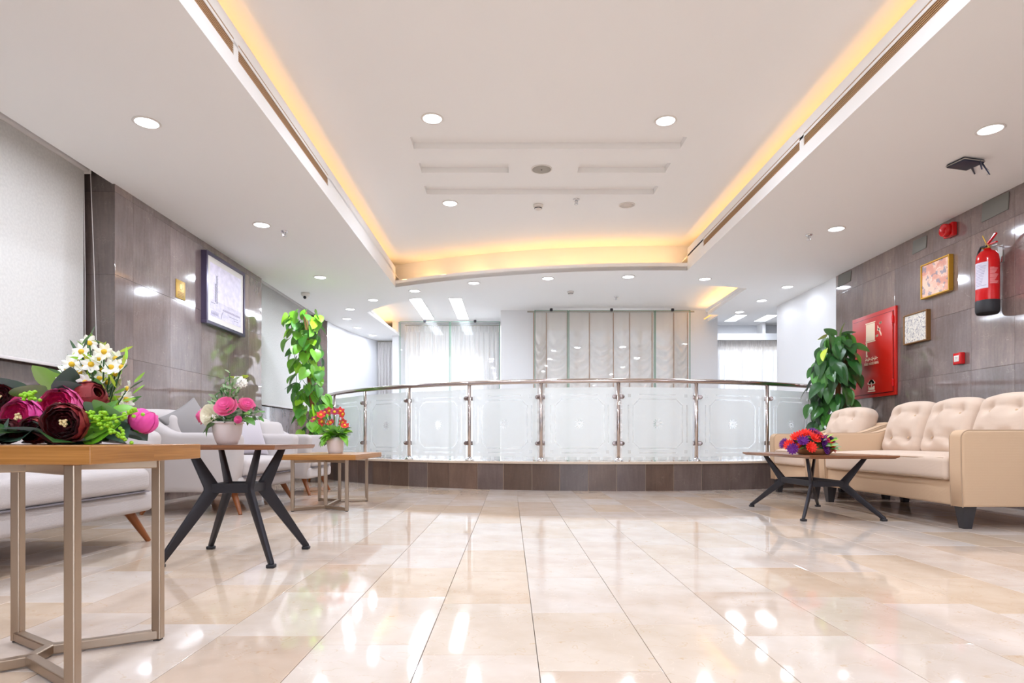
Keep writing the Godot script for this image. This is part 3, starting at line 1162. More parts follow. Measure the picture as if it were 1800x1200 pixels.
# ---------------------------------------------------------------- lamps
func downlight(x: float, d: float, y: float, label: String, on := true, power := 1.0) -> void:
	var t := thing("downlight", label, "ceiling light", V(x, y, d), 0.0, "round recessed downlights")
	part("trim_ring", MB.new().lathe(Vector3.ZERO, [Vector2(0.068, 0.0), Vector2(0.082, 0.0), Vector2(0.084, -0.004), Vector2(0.078, -0.008), Vector2(0.070, -0.006), Vector2(0.068, 0.0)], 28).mesh(), M.off_white, t)
	var lens := MB.new()
	lens.lathe(Vector3.ZERO, [Vector2(0, -0.001), Vector2(0.068, -0.001), Vector2(0.068, -0.004), Vector2(0, -0.005)], 28)
	part("lens", lens.mesh(), M.led_lens if on else M.off_lens, t)
	if on: area(t, Vector3(0, -0.012, 0), Vector2(0.12, 0.12), Vector3.DOWN, LED, DOWN * power)

func lamps() -> void:
	var low := [
		[258.0, 215.0, "large downlight in the left ceiling nearest the viewer"], [460.0, 395.0, "second downlight of the left ceiling row above the framed picture"], [563.0, 487.0, "third downlight of the left ceiling row above the tall plant"],
		[656.0, 527.0, "downlight left of the void edge beside the wide cove corner"], [615.5, 543.0, "downlight left of the void, outer one of a close pair"], [610.0, 560.0, "downlight nearest the curved white wall"], [628.0, 575.5, "second last downlight along the curved white wall"], [655.0, 589.0, "last downlight along the curved white wall"],
		[729.0, 511.0, "first downlight on the left of the curved row over the railing"], [833.0, 497.0, "second downlight of the curved row over the railing"], [963.0, 489.0, "third downlight of the curved row over the railing"], [1104.6, 486.0, "fourth downlight of the curved row over the railing"], [1239.0, 490.0, "fifth downlight of the curved row, right of the recess corner"],
		[1384.0, 504.0, "downlight beside the right white wall nearest the viewer"], [1339.0, 528.0, "middle downlight beside the right white wall"], [1300.0, 548.0, "last downlight before the side room on the right"],
		[1470.0, 402.0, "downlight in the right ceiling above the fire hose cabinet"], [1741.0, 227.0, "large downlight in the right ceiling above the wireless router"]]
	for q in low:
		var d: float = 2244.0 / (772.0 - q[1])
		downlight((q[0] - 897.0) * d / 1100.0, d, LOW, q[2], true, 0.15 if q[0] > 1290.0 and d > 8.0 else (0.3 if d > 9.0 else 1.0))
	for q in [[760.0, 208.0, "left downlight of the high ceiling before the grooves", true], [1170.0, 212.0, "right downlight of the high ceiling before the grooves", true], [791.0, 357.0, "left downlight of the high ceiling behind the grooves", true], [1102.0, 360.0, "unlit round fitting in the high ceiling behind the grooves", false]]:
		var d: float = 2651.0 / (772.0 - q[1])
		downlight((q[0] - 897.0) * d / 1100.0, d, HIGH, q[2], q[3])
	# the rows go on over and behind the viewer
	var place := ["just above the viewer", "behind the viewer", "farthest behind the viewer"]
	for k in 3:
		downlight(-2.35, 2.1 - 1.9 * k, LOW, "downlight of the left low ceiling " + place[k])
		downlight(3.16, 2.15 - 1.9 * k, LOW, "downlight of the right low ceiling " + place[k])
		downlight(-0.585, 3.0 - 1.7 * k, HIGH, "left downlight of the high ceiling " + place[k])
		downlight(1.17, 3.0 - 1.7 * k, HIGH, "right downlight of the high ceiling " + place[k])
	# warm strips in the coves of the recess
	for s in [[-1.64, -2.4, arc_a(-1.54) - 0.05, "warm light strip in the left ceiling cove"], [2.24, -2.4, arc_a(2.14) - 0.05, "warm light strip in the right ceiling cove"]]:
		var len: float = s[2] - s[1]
		var t := thing("cove_light", s[3], "strip light", V(s[0], 2.785, (s[1] + s[2]) * 0.5), 0.0, "warm cove strips")
		part("strip", MB.new().box(Vector3(0, 0.006, 0), Vector3(0.02, 0.012, len)).mesh(), M.warm_strip, t)
		area(t, Vector3(0, 0.02, 0), Vector2(0.03, len), Vector3.UP, WARM, COVE * len)
	var far := thing("cove_light", "warm light strip in the curved cove at the far end", "strip light", V(0.3, 2.65, arc_a(0.3) + 0.1), 0.0, "warm cove strips")
	var pts := []
	for i in 17:
		var x := lerpf(-1.5, 2.1, i / 16.0)
		pts.append(V(x, 2.66, arc_a(x) + 0.1) - far.position)
	part("strip", MB.new().tube(pts, 0.01, 6).mesh(), M.warm_strip, far)
	for i in 6:
		var x := lerpf(-1.5, 2.1, (i + 0.5) / 6.0)
		area(far, V(x, 2.685, arc_a(x) + 0.1) - far.position, Vector2(0.58, 0.03), Vector3.UP, WARM, COVE * 1.3)
	for s in [[-2.42, 10.2, 12.2, "warm light strip in the cove left of the void"], [3.38, 8.7, 10.9, "warm light strip in the cove right of the void"]]:
		var len: float = s[2] - s[1]
		var t := thing("cove_light", s[3], "strip light", V(s[0], 2.65, (s[1] + s[2]) * 0.5), 0.0, "warm cove strips")
		part("strip", MB.new().box(Vector3(0, 0.006, 0), Vector3(0.02, 0.012, len)).mesh(), M.warm_strip, t)
		area(t, Vector3(0, 0.02, 0), Vector2(0.03, len), Vector3.UP, WARM, COVE * 3.0 * len)
	# linear ceiling lights over the void and in the side room
	for q in [[-1.56, 11.1, VOIDC, 0.2, 1.75, "left one of two long white ceiling lights over the void"], [-0.9, 11.1, VOIDC, 0.2, 1.75, "right one of two long white ceiling lights over the void"], [4.28, 11.9, VOIDC, 0.2, 0.6, "long ceiling light in the side room beside the white wall"], [4.86, 11.9, VOIDC, 0.2, 0.6, "farther long ceiling light in the side room"]]:
		var t := thing("linear_light", q[5], "ceiling light", V(q[0], q[2], q[1]), 0.0, "long white ceiling lights")
		part("housing", MB.new().box(Vector3(0, -0.004, 0), Vector3(q[3] + 0.02, 0.008, q[4] + 0.02)).mesh(), M.off_white, t)
		part("diffuser", MB.new().box(Vector3(0, -0.009, 0), Vector3(q[3], 0.006, q[4])).mesh(), M.led_lens, t)
		area(t, Vector3(0, -0.02, 0), Vector2(q[3], q[4]), Vector3.DOWN, LED, PANEL * q[4] / 1.75)

# ---------------------------------------------------------------- furniture
func arm_shape(front: float, back: float, y0: float, y1: float, y2: float, lean: float) -> PackedVector2Array:
	# side outline: x = forward, y = up; the top runs level from the front and sweeps up to the back
	var p := PackedVector2Array()
	p.append(Vector2(back, y0))
	p.append(Vector2(front - lean, y0))
	p.append(Vector2(front - lean * 0.2, y0 + (y1 - y0) * 0.5))
	var r := 0.05
	for k in 6:
		var a := PI / 2 * k / 5.0
		p.append(Vector2(front - r + r * cos(a), y1 - r + r * sin(a)))
	var x0 := front - (front - back) * 0.52
	for k in 9:
		var t := k / 8.0
		var s := t * t * (3.0 - 2.0 * t)
		p.append(Vector2(lerpf(x0, back + 0.04, t), lerpf(y1, y2, s)))
	p.append(Vector2(back, y2 - 0.03))
	return p

func beige_sofa(label: String, at: Vector3, w: float, n: int) -> void:
	var t := thing("beige_sofa" if n > 1 else "beige_armchair", label, "sofa" if n > 1 else "armchair", at, -PI / 2)
	var dp := 0.82
	var f := dp * 0.5
	part("base", MB.new().rbox(Vector3(0, 0.22, -0.01), Vector3(w - 0.02, 0.16, dp - 0.04), 0.015, 2).mesh(), M.beige_cloth, t)
	part("backrest", MB.new().rbox(Vector3(0, 0.43, -f + 0.07), Vector3(w - 0.04, 0.58, 0.13), 0.04, 3).mesh(), M.beige_cloth, t)
	for s in [-1.0, 1.0]:
		var m := MB.new()
		m.xf = Transform3D(Basis(Vector3(0, 0, 1), Vector3.UP, Vector3(-1, 0, 0)), Vector3(s * (w * 0.5 - 0.06), 0, 0))
		var sh := arm_shape(f, -f, 0.14, 0.62, 0.71, 0.012)
		m.prism(sh, 0.12, 0.018, 3)
		var arm := part("arm", m.mesh(), M.beige_cloth, t)
		for side in [-1.0, 1.0]:
			var pts := []
			for k in range(1, sh.size() - 1):
				pts.append(Vector3(s * (w * 0.5 - 0.06) + side * 0.0515, sh[k].y - 0.003, sh[k].x - 0.003))
			part("piping", MB.new().tube(pts, 0.0038, 6).mesh(), M.seam, arm)
	var iw := w - 0.25
	var puff := func(p: Vector3) -> Vector3:
		var u := p.x / (iw * 0.5)
		var z := p.z / 0.31
		if p.y > 0: p.y += 0.022 * (1.0 - u * u * u * u) * (1.0 - 0.6 * z * z)
		p.z += 0.006 * sin(p.x * 11.0) * (1.0 if p.z > 0 else 0.0)
		return p
	var seat := part("seat_cushion", MB.new().rbox(Vector3(0, 0.375, 0.10), Vector3(iw, 0.15, 0.64), 0.035, 3, 10, puff).mesh(), M.beige_cushion, t)
	for y in [0.4395, 0.3105]:
		var pts := []
		for k in 21:
			pts.append(Vector3(lerpf(-iw * 0.5 + 0.03, iw * 0.5 - 0.03, k / 20.0), y, 0.4115 + 0.002 * sin(k)))
		part("piping", MB.new().tube(pts, 0.004, 6).mesh(), M.seam, seat)
	var cw := iw / n
	for i in n:
		var cx := -iw * 0.5 + cw * (i + 0.5)
		var sp := []
		for bx in [-0.22, 0.22]:
			for by in [-0.09, 0.10]:
				sp.append(Vector2(bx * cw, by))
		var tuft := func(p: Vector3) -> Vector3:
			var u := p.x / (cw * 0.5)
			var q := p.y / 0.22
			var dome := (1.0 - u * u) * (1.0 - q * q)
			if p.z > 0.0:
				p.z += 0.045 * dome
				for s in sp:
					p.z -= 0.045 * exp(-(Vector2(p.x, p.y) - s).length_squared() / 0.0022)
					p.z -= 0.012 * exp(-absf(p.y - s.y) / 0.012) * exp(-absf(p.x) / (cw * 0.4)) * 0.5
			p.y += 0.03 * (1.0 - u * u) * (1.0 if p.y > 0 else 0.0)
			p.z += 0.004 * sin(p.y * 40.0 + p.x * 25.0) * (1.0 - absf(u))
			return p
		var m := MB.new()
		m.rbox(Vector3.ZERO, Vector3(cw - 0.008, 0.44, 0.17), 0.07, 4, 26, tuft)
		var tr := Transform3D(Basis(Vector3.RIGHT, -0.30), Vector3(cx, 0.635, -0.20))
		var c := part("back_cushion", m.mesh(), M.beige_cushion, t, tr)
		for s in sp:
			part("button", MB.new().lathe(Vector3.ZERO, [Vector2(0, 0.006), Vector2(0.008, 0.004), Vector2(0.011, 0.0), Vector2(0, -0.004)], 10).mesh(), M.beige_cloth, c, Transform3D(Basis(Vector3.RIGHT, PI / 2), Vector3(s.x, s.y, 0.083)))
	for sx in [-1.0, 1.0]:
		for sz in [-1.0, 1.0]:
			var l := MB.new()
			var p := Vector3(sx * (w * 0.5 - 0.07), 0, sz * (f - 0.075))
			var a := 0.024
			var e := 0.042
			var n0 := l.v.size()
			var lo := [Vector3(-a, 0, -a), Vector3(a, 0, -a), Vector3(a, 0, a), Vector3(-a, 0, a)]
			var hi := [Vector3(-e, 0.145, -e), Vector3(e, 0.145, -e), Vector3(e, 0.145, e), Vector3(-e, 0.145, e)]
			for k in 4:
				var j := (k + 1) % 4
				l.quad(p + lo[k], p + lo[j], p + hi[j], p + hi[k], -1)
			l.quad(p + lo[3], p + lo[2], p + lo[1], p + lo[0], -1)
			l.quad(p + hi[0], p + hi[1], p + hi[2], p + hi[3], -1)
			l.orient(n0)
			part("leg", l.mesh(), M.dark_leg, t)

func grey_sofa(label: String, at: Vector3, w: float, called: String, category: String) -> Node3D:
	var t := thing(called, label, category, at, PI / 2)
	var f := 0.40
	part("base", MB.new().rbox(Vector3(0, 0.225, 0.0), Vector3(w - 0.10, 0.115, 0.76), 0.03, 3).mesh(), M.grey_cloth, t)
	var lean := func(p: Vector3) -> Vector3:
		p.z -= 0.10 * (p.y + 0.3) / 0.6
		var u := p.x / (w * 0.5)
		p.y += 0.02 * (1.0 - u * u) * (1.0 if p.y > 0 else 0.0)
		return p
	part("backrest", MB.new().rbox(Vector3(0, 0.47, -f + 0.14), Vector3(w - 0.03, 0.62, 0.17), 0.07, 4, 6, lean).mesh(), M.grey_cloth, t)
	for s in [-1.0, 1.0]:
		var m := MB.new()
		m.xf = Transform3D(Basis(Vector3(0, 0, 1), Vector3.UP, Vector3(-1, 0, 0)), Vector3(s * (w * 0.5 - 0.065), 0, 0))
		m.prism(arm_shape(f, -f - 0.05, 0.17, 0.61, 0.79, 0.05), 0.13, 0.045, 4)
		# arms taper towards the floor and lean outward
		for i in m.v.size():
			var p := m.v[i]
			p.x += s * 0.035 * (p.y - 0.45) / 0.3
			m.v[i] = p
		part("arm", m.mesh(), M.grey_cloth, t)
	var iw := w - 0.24
	var puff := func(p: Vector3) -> Vector3:
		var u := p.x / (iw * 0.5)
		if p.y > 0: p.y += 0.025 * (1.0 - u * u) * (1.0 - pow(p.z / 0.33, 4.0))
		return p
	part("seat_cushion", MB.new().rbox(Vector3(0, 0.342, 0.07), Vector3(iw, 0.125, 0.67), 0.04, 3, 8, puff).mesh(), M.grey_cloth, t)
	part("seam", MB.new().box(Vector3(0, 0.279, 0.07), Vector3(iw - 0.02, 0.006, 0.655)).mesh(), M.grey_seam, t)
	var cush := func(p: Vector3) -> Vector3:
		var u := p.x / (iw * 0.5)
		var q := p.y / 0.19
		if p.z > 0: p.z += 0.03 * (1.0 - u * u) * (1.0 - q * q)
		return p
	part("back_cushion", MB.new().rbox(Vector3.ZERO, Vector3(iw - 0.01, 0.36, 0.12), 0.05, 3, 10, cush).mesh(), M.grey_cloth, t, Transform3D(Basis(Vector3.RIGHT, -0.22), Vector3(0, 0.57, -0.16)))
	for sx in [-1.0, 1.0]:
		for sz in [-1.0, 1.0]:
			var a := Vector3(sx * (w * 0.5 - 0.15), 0.175, sz * (f - 0.11))
			var b := Vector3(sx * (w * 0.5 - 0.09), 0.0, sz * (f - 0.03))
			var l := MB.new()
			l.tube([b, a], [0.013, 0.026], 12)
			part("leg", l.mesh(), M.leg_wood, t)
	return t

func pillow(label: String, at: Vector3, size: float, bs: Basis, m: Material) -> void:
	var t := thing("pillow", label, "pillow", at, 0.0, "loose pillows on the grey sofa")
	t.basis = bs
	var h := size * 0.5
	var f := func(p: Vector3) -> Vector3:
		var u := p.x / h
		var q := p.y / h
		var dome := pow(maxf(0.0, (1.0 - u * u) * (1.0 - q * q)), 0.55)
		p.z = signf(p.z) * (0.006 + 0.075 * dome) if absf(p.z) > 0.001 else 0.0
		# pulled-in sides, pointed corners
		p.x *= 1.0 - 0.10 * (1.0 - q * q)
		p.y *= 1.0 - 0.10 * (1.0 - u * u)
		return p
	part("cover", MB.new().rbox(Vector3.ZERO, Vector3(size, size, 0.02), 0.0095, 1, 18, f).mesh(), m, t)

func tube_table(label: String, x0: float, x1: float, d0: float, d1: float, top: float, thick: float, legs: Array, apex: Array, mid: bool) -> void:
	var cx := (x0 + x1) * 0.5
	var cd := (d0 + d1) * 0.5
	var t := thing("steel_frame_table", label, "table", V(cx, 0, cd))
	part("tabletop", MB.new().rbox(Vector3(0, top - thick * 0.5, 0), Vector3(x1 - x0, thick, d1 - d0), 0.003, 1, 1, null, -1).mesh(), M.oak, t)
	var w := 0.025
	var q := func(p: Vector2, y: float) -> Vector3: return Vector3(p.x - cx, y, -(p.y - cd))
	for p in legs:
		part("leg", MB.new().bar(q.call(p, 0.004), q.call(p, top - thick), w, w).mesh(), M.nickel, t)
		part("foot", MB.new().box(q.call(p, 0.002), Vector3(0.018, 0.004, 0.018)).mesh(), M.black_rubber, t)
	# two V-shaped floor bars joined by a bridge
	for k in 2:
		for i in 2:
			part("floor_bar", MB.new().bar(q.call(legs[k * 2 + i], 0.0165), q.call(apex[k], 0.0165), w, w).mesh(), M.nickel, t)
			part("top_bar", MB.new().bar(q.call(legs[k * 2 + i], top - thick - 0.0125), q.call(apex[k], top - thick - 0.0125), w, w).mesh(), M.nickel, t)
		if mid: part("leg", MB.new().bar(q.call(apex[k], 0.004), q.call(apex[k], top - thick), w, w).mesh(), M.nickel, t)
	part("bridge_bar", MB.new().bar(q.call(apex[0], 0.0166), q.call(apex[1], 0.0166), w, w).mesh(), M.nickel, t)

func plate_table(label: String, c: Vector2, top_x: float, top_d: float, top: float, thick: float, foot: Vector2, knee: Vector2, head: Vector2, ky: float, cut: float) -> void:
	var t := thing("angled_leg_table", label, "table", V(c.x, 0, c.y), 0.0, "tables on black angled legs")
	# top with an undercut edge
	var m := MB.new()
	var n0 := 0
	var hi := [Vector3(-top_x, top, -top_d), Vector3(top_x, top, -top_d), Vector3(top_x, top, top_d), Vector3(-top_x, top, top_d)]
	var mi := []
	var lo := []
	for p in hi:
		mi.append(p - Vector3(0, thick * 0.45, 0))
		lo.append(Vector3(p.x - signf(p.x) * cut, top - thick, p.z - signf(p.z) * cut))
	for k in 4:
		var j := (k + 1) % 4
		m.quad(mi[k], mi[j], hi[j], hi[k], -1)
		m.quad(lo[k], lo[j], mi[j], mi[k], -1)
	m.quad(hi[0], hi[1], hi[2], hi[3], -1)
	m.quad(lo[3], lo[2], lo[1], lo[0], -1)
	m.orient(n0)
	part("tabletop", m.mesh(), M.walnut, t)
	var kn := []
	for s in [Vector2(-1, 1), Vector2(1, 1), Vector2(1, -1), Vector2(-1, -1)]:
		var F := Vector3(s.x * foot.x, 0.012, s.y * foot.y)
		var K := Vector3(s.x * knee.x, ky, s.y * knee.y)
		var H := Vector3(s.x * head.x, top - thick, s.y * head.y)
		kn.append(K)
		# flat plate standing in the plane from the middle out to the corner
		var out := Vector3(F.x - K.x, 0, F.z - K.z).normalized()
		var fr := Vector3(F.x, 0, F.z).dot(out) - Vector3(K.x, 0, K.z).dot(out)
		var hr := Vector3(H.x, 0, H.z).dot(out) - Vector3(K.x, 0, K.z).dot(out)
		var poly := PackedVector2Array([Vector2(fr - 0.013, F.y - ky), Vector2(fr + 0.013, F.y - ky), Vector2(fr + 0.013, F.y - ky + 0.012), Vector2(0.036, -0.008), Vector2(0.036, 0.004), Vector2(hr + 0.016, H.y - ky), Vector2(hr - 0.016, H.y - ky), Vector2(-0.030, 0.012), Vector2(-0.030, -0.022)])
		var l := MB.new()
		l.xf = Transform3D(Basis(out, Vector3.UP, out.cross(Vector3.UP)), K)
		l.prism(poly, 0.018, 0.002, 1)
		var leg := part("leg", l.mesh(), M.black_metal, t)
		part("foot_pad", MB.new().rbox(Vector3(F.x, 0.008, F.z), Vector3(0.036, 0.016, 0.036), 0.004, 1).mesh(), M.black_rubber, leg)
	for k in 4:
		part("stretcher", MB.new().bar(kn[k], kn[(k + 1) % 4], 0.02, 0.042).mesh(), M.black_metal, t)

func furniture() -> void:
	beige_sofa("long beige tufted sofa with three back cushions on the right", V(3.20, 0, 4.775), 1.81, 3)
	beige_sofa("beige tufted armchair between the long sofa and the right plant", V(3.20, 0, 6.28), 0.92, 1)
	grey_sofa("pale grey sofa nearest the viewer behind the steel framed table", V(-2.36, 0, 2.90), 1.27, "grey_sofa", "sofa")
	grey_sofa("pale grey sofa with two pillows behind the black legged table", V(-2.37, 0, 5.20), 1.30, "grey_sofa", "sofa")
	grey_sofa("pale grey armchair farthest away beside the tall climbing plant", V(-2.37, 0, 6.58), 0.86, "grey_armchair", "armchair")
	pillow("darker grey square pillow standing on its corner on the grey sofa", V(-2.47, 0.665, 4.83), 0.34, Basis(Vector3.UP, 0.95) * Basis(Vector3.RIGHT, -0.25) * Basis(Vector3.BACK, 0.55), M.grey_pillow)
	pillow("lilac grey pillow behind the white flower pot on the grey sofa", V(-2.33, 0.595, 5.50), 0.38, Basis(Vector3.UP, 1.05) * Basis(Vector3.RIGHT, -0.38), M.lilac_pillow)
	tube_table("oak topped side table on steel tubes in the left foreground", -1.43, -0.905, 1.35, 1.83, 0.547, 0.042,
		[Vector2(-1.36, 1.39), Vector2(-0.972, 1.39), Vector2(-1.365, 1.735), Vector2(-0.985, 1.75)], [Vector2(-1.185, 1.545), Vector2(-1.195, 1.625)], false)
	tube_table("oak topped low table on steel tubes before the railing", -1.78, -1.185, 4.79, 5.76, 0.442, 0.041,
		[Vector2(-1.694, 4.87), Vector2(-1.272, 4.87), Vector2(-1.735, 5.69), Vector2(-1.306, 5.69)], [Vector2(-1.49, 5.05), Vector2(-1.53, 5.61)], true)
	plate_table("square brown table on black angled legs carrying the rose pot", Vector2(-1.287, 2.965), 0.275, 0.275, 0.535, 0.02, Vector2(0.243, 0.233), Vector2(0.085, 0.085), Vector2(0.15, 0.15), 0.335, 0.006)
	plate_table("long brown coffee table on black angled legs before the beige sofa", Vector2(2.285, 4.75), 0.30, 0.60, 0.452, 0.022, Vector2(0.275, 0.46), Vector2(0.115, 0.24), Vector2(0.19, 0.37), 0.24, 0.02)

# ---------------------------------------------------------------- flowers and plants
func petal(R: float, th0: float, th1: float, half: float, ruffle: float, sd: int) -> ArrayMesh:
	var n := noise(200 + sd, 1.1, 2)
	var f := func(a: float, b: float) -> Vector3:
		var u := a * 2.0 - 1.0
		var th := lerpf(th0, th1 - 0.18 * u * u, b)
		var wd := half * sin(clampf(b * 0.9 + 0.12, 0, 1) * PI * 0.62) / 0.93
		var ph := u * wd / maxf(0.35, sin(clampf(th, 0.3, 2.6)))
		var r := R * (1.0 + ruffle * b * (n.get_noise_2d(u * 2.0, b * 2.0 + sd) + 0.35 * sin(u * 7.0 + sd)))
		return Vector3(r * sin(th) * sin(ph), -R * cos(th) * 1.0, r * sin(th) * cos(ph))
	return MB.new().surf(f, 8, 7).mesh()

func peony(parent: Node, at: Vector3, R: float, axis: Vector3, mo: Material, mi: Material, open: float, called := "peony") -> void:
	var fl := Node3D.new()
	fl.name = part_name(called, parent)
	parent.add_child(fl, true)
	var y := axis.normalized()
	var x := y.cross(Vector3(0.3, 0.2, 1)).normalized()
	fl.transform = Transform3D(Basis(x, y, x.cross(y)), at)
	var rings := [[1.0, 8, 0.95, 1.52 + open, mo, 0.10], [0.88, 7, 0.8, 1.75 + open, mo, 0.12], [0.72, 7, 0.85, 1.85 + open, mi, 0.14], [0.52, 6, 0.9, 1.95, mi, 0.16], [0.34, 5, 0.95, 2.0, mi, 0.18]]
	if open > 0.5: rings = [[1.0, 7, 0.62, 2.3, mo, 0.12], [0.93, 6, 0.75, 2.6, mo, 0.10], [0.8, 6, 0.9, 2.75, mi, 0.08]]
	var kk := 0
	for q in rings:
		for v in 1:
			var me := petal(R * q[0], 0.35, q[3], q[2], q[5], kk)
			for i in q[1]:
				part("petal", me, q[4], fl, Transform3D((Basis(Vector3.UP, TAU * i / q[1] + kk * 0.37) * Basis(Vector3.RIGHT, 0.07 * sin(i * 2.3))).scaled(Vector3.ONE * (0.95 + 0.045 * ((i * 7) % 3))), Vector3.ZERO))
		kk += 1
	if open < 0.5:
		var c := MB.new()
		for i in 9:
			var a := i * 2.4
			var rr := 0.10 * R * sqrt(i / 3.0)
			c.rbox(Vector3(cos(a) * rr, 0.10 * R + 0.05 * R * sin(i * 1.7), sin(a) * rr), Vector3.ONE * R * 0.14, R * 0.06, 1)
		part("stamen", c.mesh(), M.stamen, fl)
	part("calyx", MB.new().lathe(Vector3.ZERO, [Vector2(0, -R * 1.02), Vector2(R * 0.3, -R * 0.98), Vector2(R * 0.4, -R * 0.86), Vector2(0, -R * 0.8)], 10).mesh(), M.leaf_mid, fl)

# leaf blade: lies along +z from its base, face up; len, wid; heart 0..1; fold and droop
func leaf_mesh(len: float, wid: float, heart: float, fold: float, droop: float, teeth := 0.0) -> ArrayMesh:
	var f := func(a: float, b: float) -> Vector3:
		var u := a * 2.0 - 1.0
		var prof := pow(sin(PI * pow(b, 0.62 if heart > 0.5 else 0.8)), 0.75)
		if heart > 0.5: prof = maxf(prof, 0.55 * (1.0 - b) * (1.0 if b > 0.001 else 0.6))
		if teeth > 0.0: prof *= 1.0 + teeth * sin(b * 40.0)
		var x := u * prof * wid * 0.5
		var back := heart * 0.16 * len * absf(u) * (1.0 - b) * (1.0 - b)
		var z := b * len - back
		var y := absf(u) * fold * wid * prof - droop * len * b * b
		return Vector3(x, y, z)
	return MB.new().surf(f, 6, 8).mesh()

func leaf_mat(key: String, c: Color, rough: float, back := 0.35) -> void:
	var m := mat(key, c, rough)
	m.backlight_enabled = true
	m.backlight = Color(back, back, back)
	m.cull_mode = BaseMaterial3D.CULL_DISABLED

func aim(z: Vector3, roll := 0.0) -> Basis:
	z = z.normalized()
	var x := Vector3.UP.cross(z)
	if x.length() < 0.01: x = Vector3.RIGHT
	x = x.normalized()
	return Basis(x, z.cross(x), z) * Basis(Vector3.BACK, roll)

func plants() -> void:
	for q in [["leaf_lime", rgb(150, 205, 40), 0.4], ["leaf_bright", rgb(112, 180, 34), 0.4], ["leaf_mid", rgb(70, 136, 38), 0.4], ["leaf_dark", rgb(36, 84, 34), 0.35], ["leaf_deep", rgb(52, 104, 40), 0.28], ["leaf_blue", rgb(44, 78, 62), 0.5], ["leaf_grey", rgb(150, 176, 132), 0.6], ["leaf_yellow", rgb(188, 208, 30), 0.45]]:
		leaf_mat(q[0], q[1], q[2])
	for q in [["petal_magenta", rgb(232, 76, 164)], ["petal_crimson", rgb(214, 28, 104)], ["petal_rose", rgb(240, 104, 168)], ["petal_wine", rgb(138, 34, 38)], ["petal_maroon", rgb(84, 16, 24)], ["petal_white", rgb(252, 250, 242)], ["petal_cream", rgb(250, 244, 222)], ["petal_pink", rgb(250, 128, 176)], ["petal_red", rgb(240, 40, 22)], ["petal_purple", rgb(104, 22, 128)], ["petal_coral", rgb(222, 52, 52)], ["petal_plum", rgb(160, 30, 76)]]:
		leaf_mat(q[0], q[1], 0.6, 0.25)
	mat("stamen", rgb(238, 214, 160), 0.7)
	mat("yellow_eye", rgb(236, 190, 40), 0.6)
	climbing_left()
	climbing_right()
	peony_table()
	rose_pot()
	red_pot()
	dome()

func climbing_left() -> void:
	var c := V(-2.58, 0, 8.25)
	var t := thing("climbing_plant", "tall climbing plant with heart shaped light green leaves left of the railing", "potted plant", c)
	var pot := MB.new()
	pot.lathe(Vector3.ZERO, [Vector2(0, 0.07), Vector2(0.13, 0.07), Vector2(0.185, 0.40), Vector2(0.19, 0.42), Vector2(0.17, 0.42), Vector2(0.165, 0.38), Vector2(0, 0.38)], 24)
	part("planter", pot.mesh(), M.planter_wood, t)
	for k in 4:
		var a := PI / 4 + k * PI / 2
		part("planter_leg", MB.new().tube([Vector3(cos(a) * 0.15, 0, sin(a) * 0.15), Vector3(cos(a) * 0.11, 0.09, sin(a) * 0.11)], [0.014, 0.02], 8).mesh(), M.planter_wood, t)
	part("soil", MB.new().lathe(Vector3.ZERO, [Vector2(0, 0.372), Vector2(0.166, 0.372), Vector2(0.16, 0.40), Vector2(0, 0.405)], 16).mesh(), M.soil, t)
	var pole := []
	for k in 12:
		var y := 0.38 + 1.86 * k / 11.0
		pole.append(Vector3(0.01 - 0.10 * k / 11.0 * 1.4 + 0.008 * sin(k * 2.0), y, 0.006 * cos(k * 1.7)))
	part("moss_pole", MB.new().tube(pole, 0.028, 9).mesh(), M.bark, t)
	var kinds := []
	for k in 4:
		kinds.append(leaf_mesh(0.135 + 0.012 * k, 0.125 + 0.008 * k, 1.0, 0.10 + 0.04 * (k % 2), 0.12 + 0.05 * k))
	var ms := ["leaf_bright", "leaf_lime", "leaf_bright", "leaf_mid", "leaf_bright", "leaf_mid"]
	var r := RandomNumberGenerator.new()
	r.seed = 31
	for i in 185:
		var y := 0.52 + 1.70 * pow(r.randf(), 0.9)
		var k := (y - 0.38) / 1.86
		var ctr := Vector3(0.01 - 0.14 * k, y, 0)
		# leaves hang around the pole; a bare stretch shows the pole on the left in the middle
		var a := r.randf() * TAU
		var rad := 0.10 + 0.15 * r.randf()
		if k < 0.45: rad *= 0.85
		var dir := Vector3(cos(a), 0, sin(a))
		var p := ctr + dir * rad + Vector3(0.045 * sin(y * 3.0), 0, 0)
		if k > 0.42 and k < 0.72 and dir.x < 0.15 and dir.z > -0.2 and r.randf() < 0.62: continue
		var z := (dir * 0.55 + Vector3(0, -0.75 - 0.4 * r.randf(), 0.35) + Vector3(r.randfn(0, 0.35), r.randfn(0, 0.2), r.randfn(0, 0.3))).normalized()
		part("leaf", kinds[r.randi() % 4], M[ms[r.randi() % 6]], t, Transform3D(aim(z, r.randfn(0, 0.5)), p))
	var stems := MB.new()
	for i in 9:
		var a := i * 2.4
		var pts := []
		for k in 9:
			var y := 0.45 + 1.7 * k / 8.0
			pts.append(Vector3(0.01 - 0.14 * k / 8.0 + cos(a + k * 0.8) * (0.04 + 0.07 * (i % 3)), y, sin(a + k * 0.8) * (0.04 + 0.06 * (i % 3))))
		stems.tube(pts, 0.004, 5)
	part("vine_stems", stems.mesh(), M.leaf_mid, t)

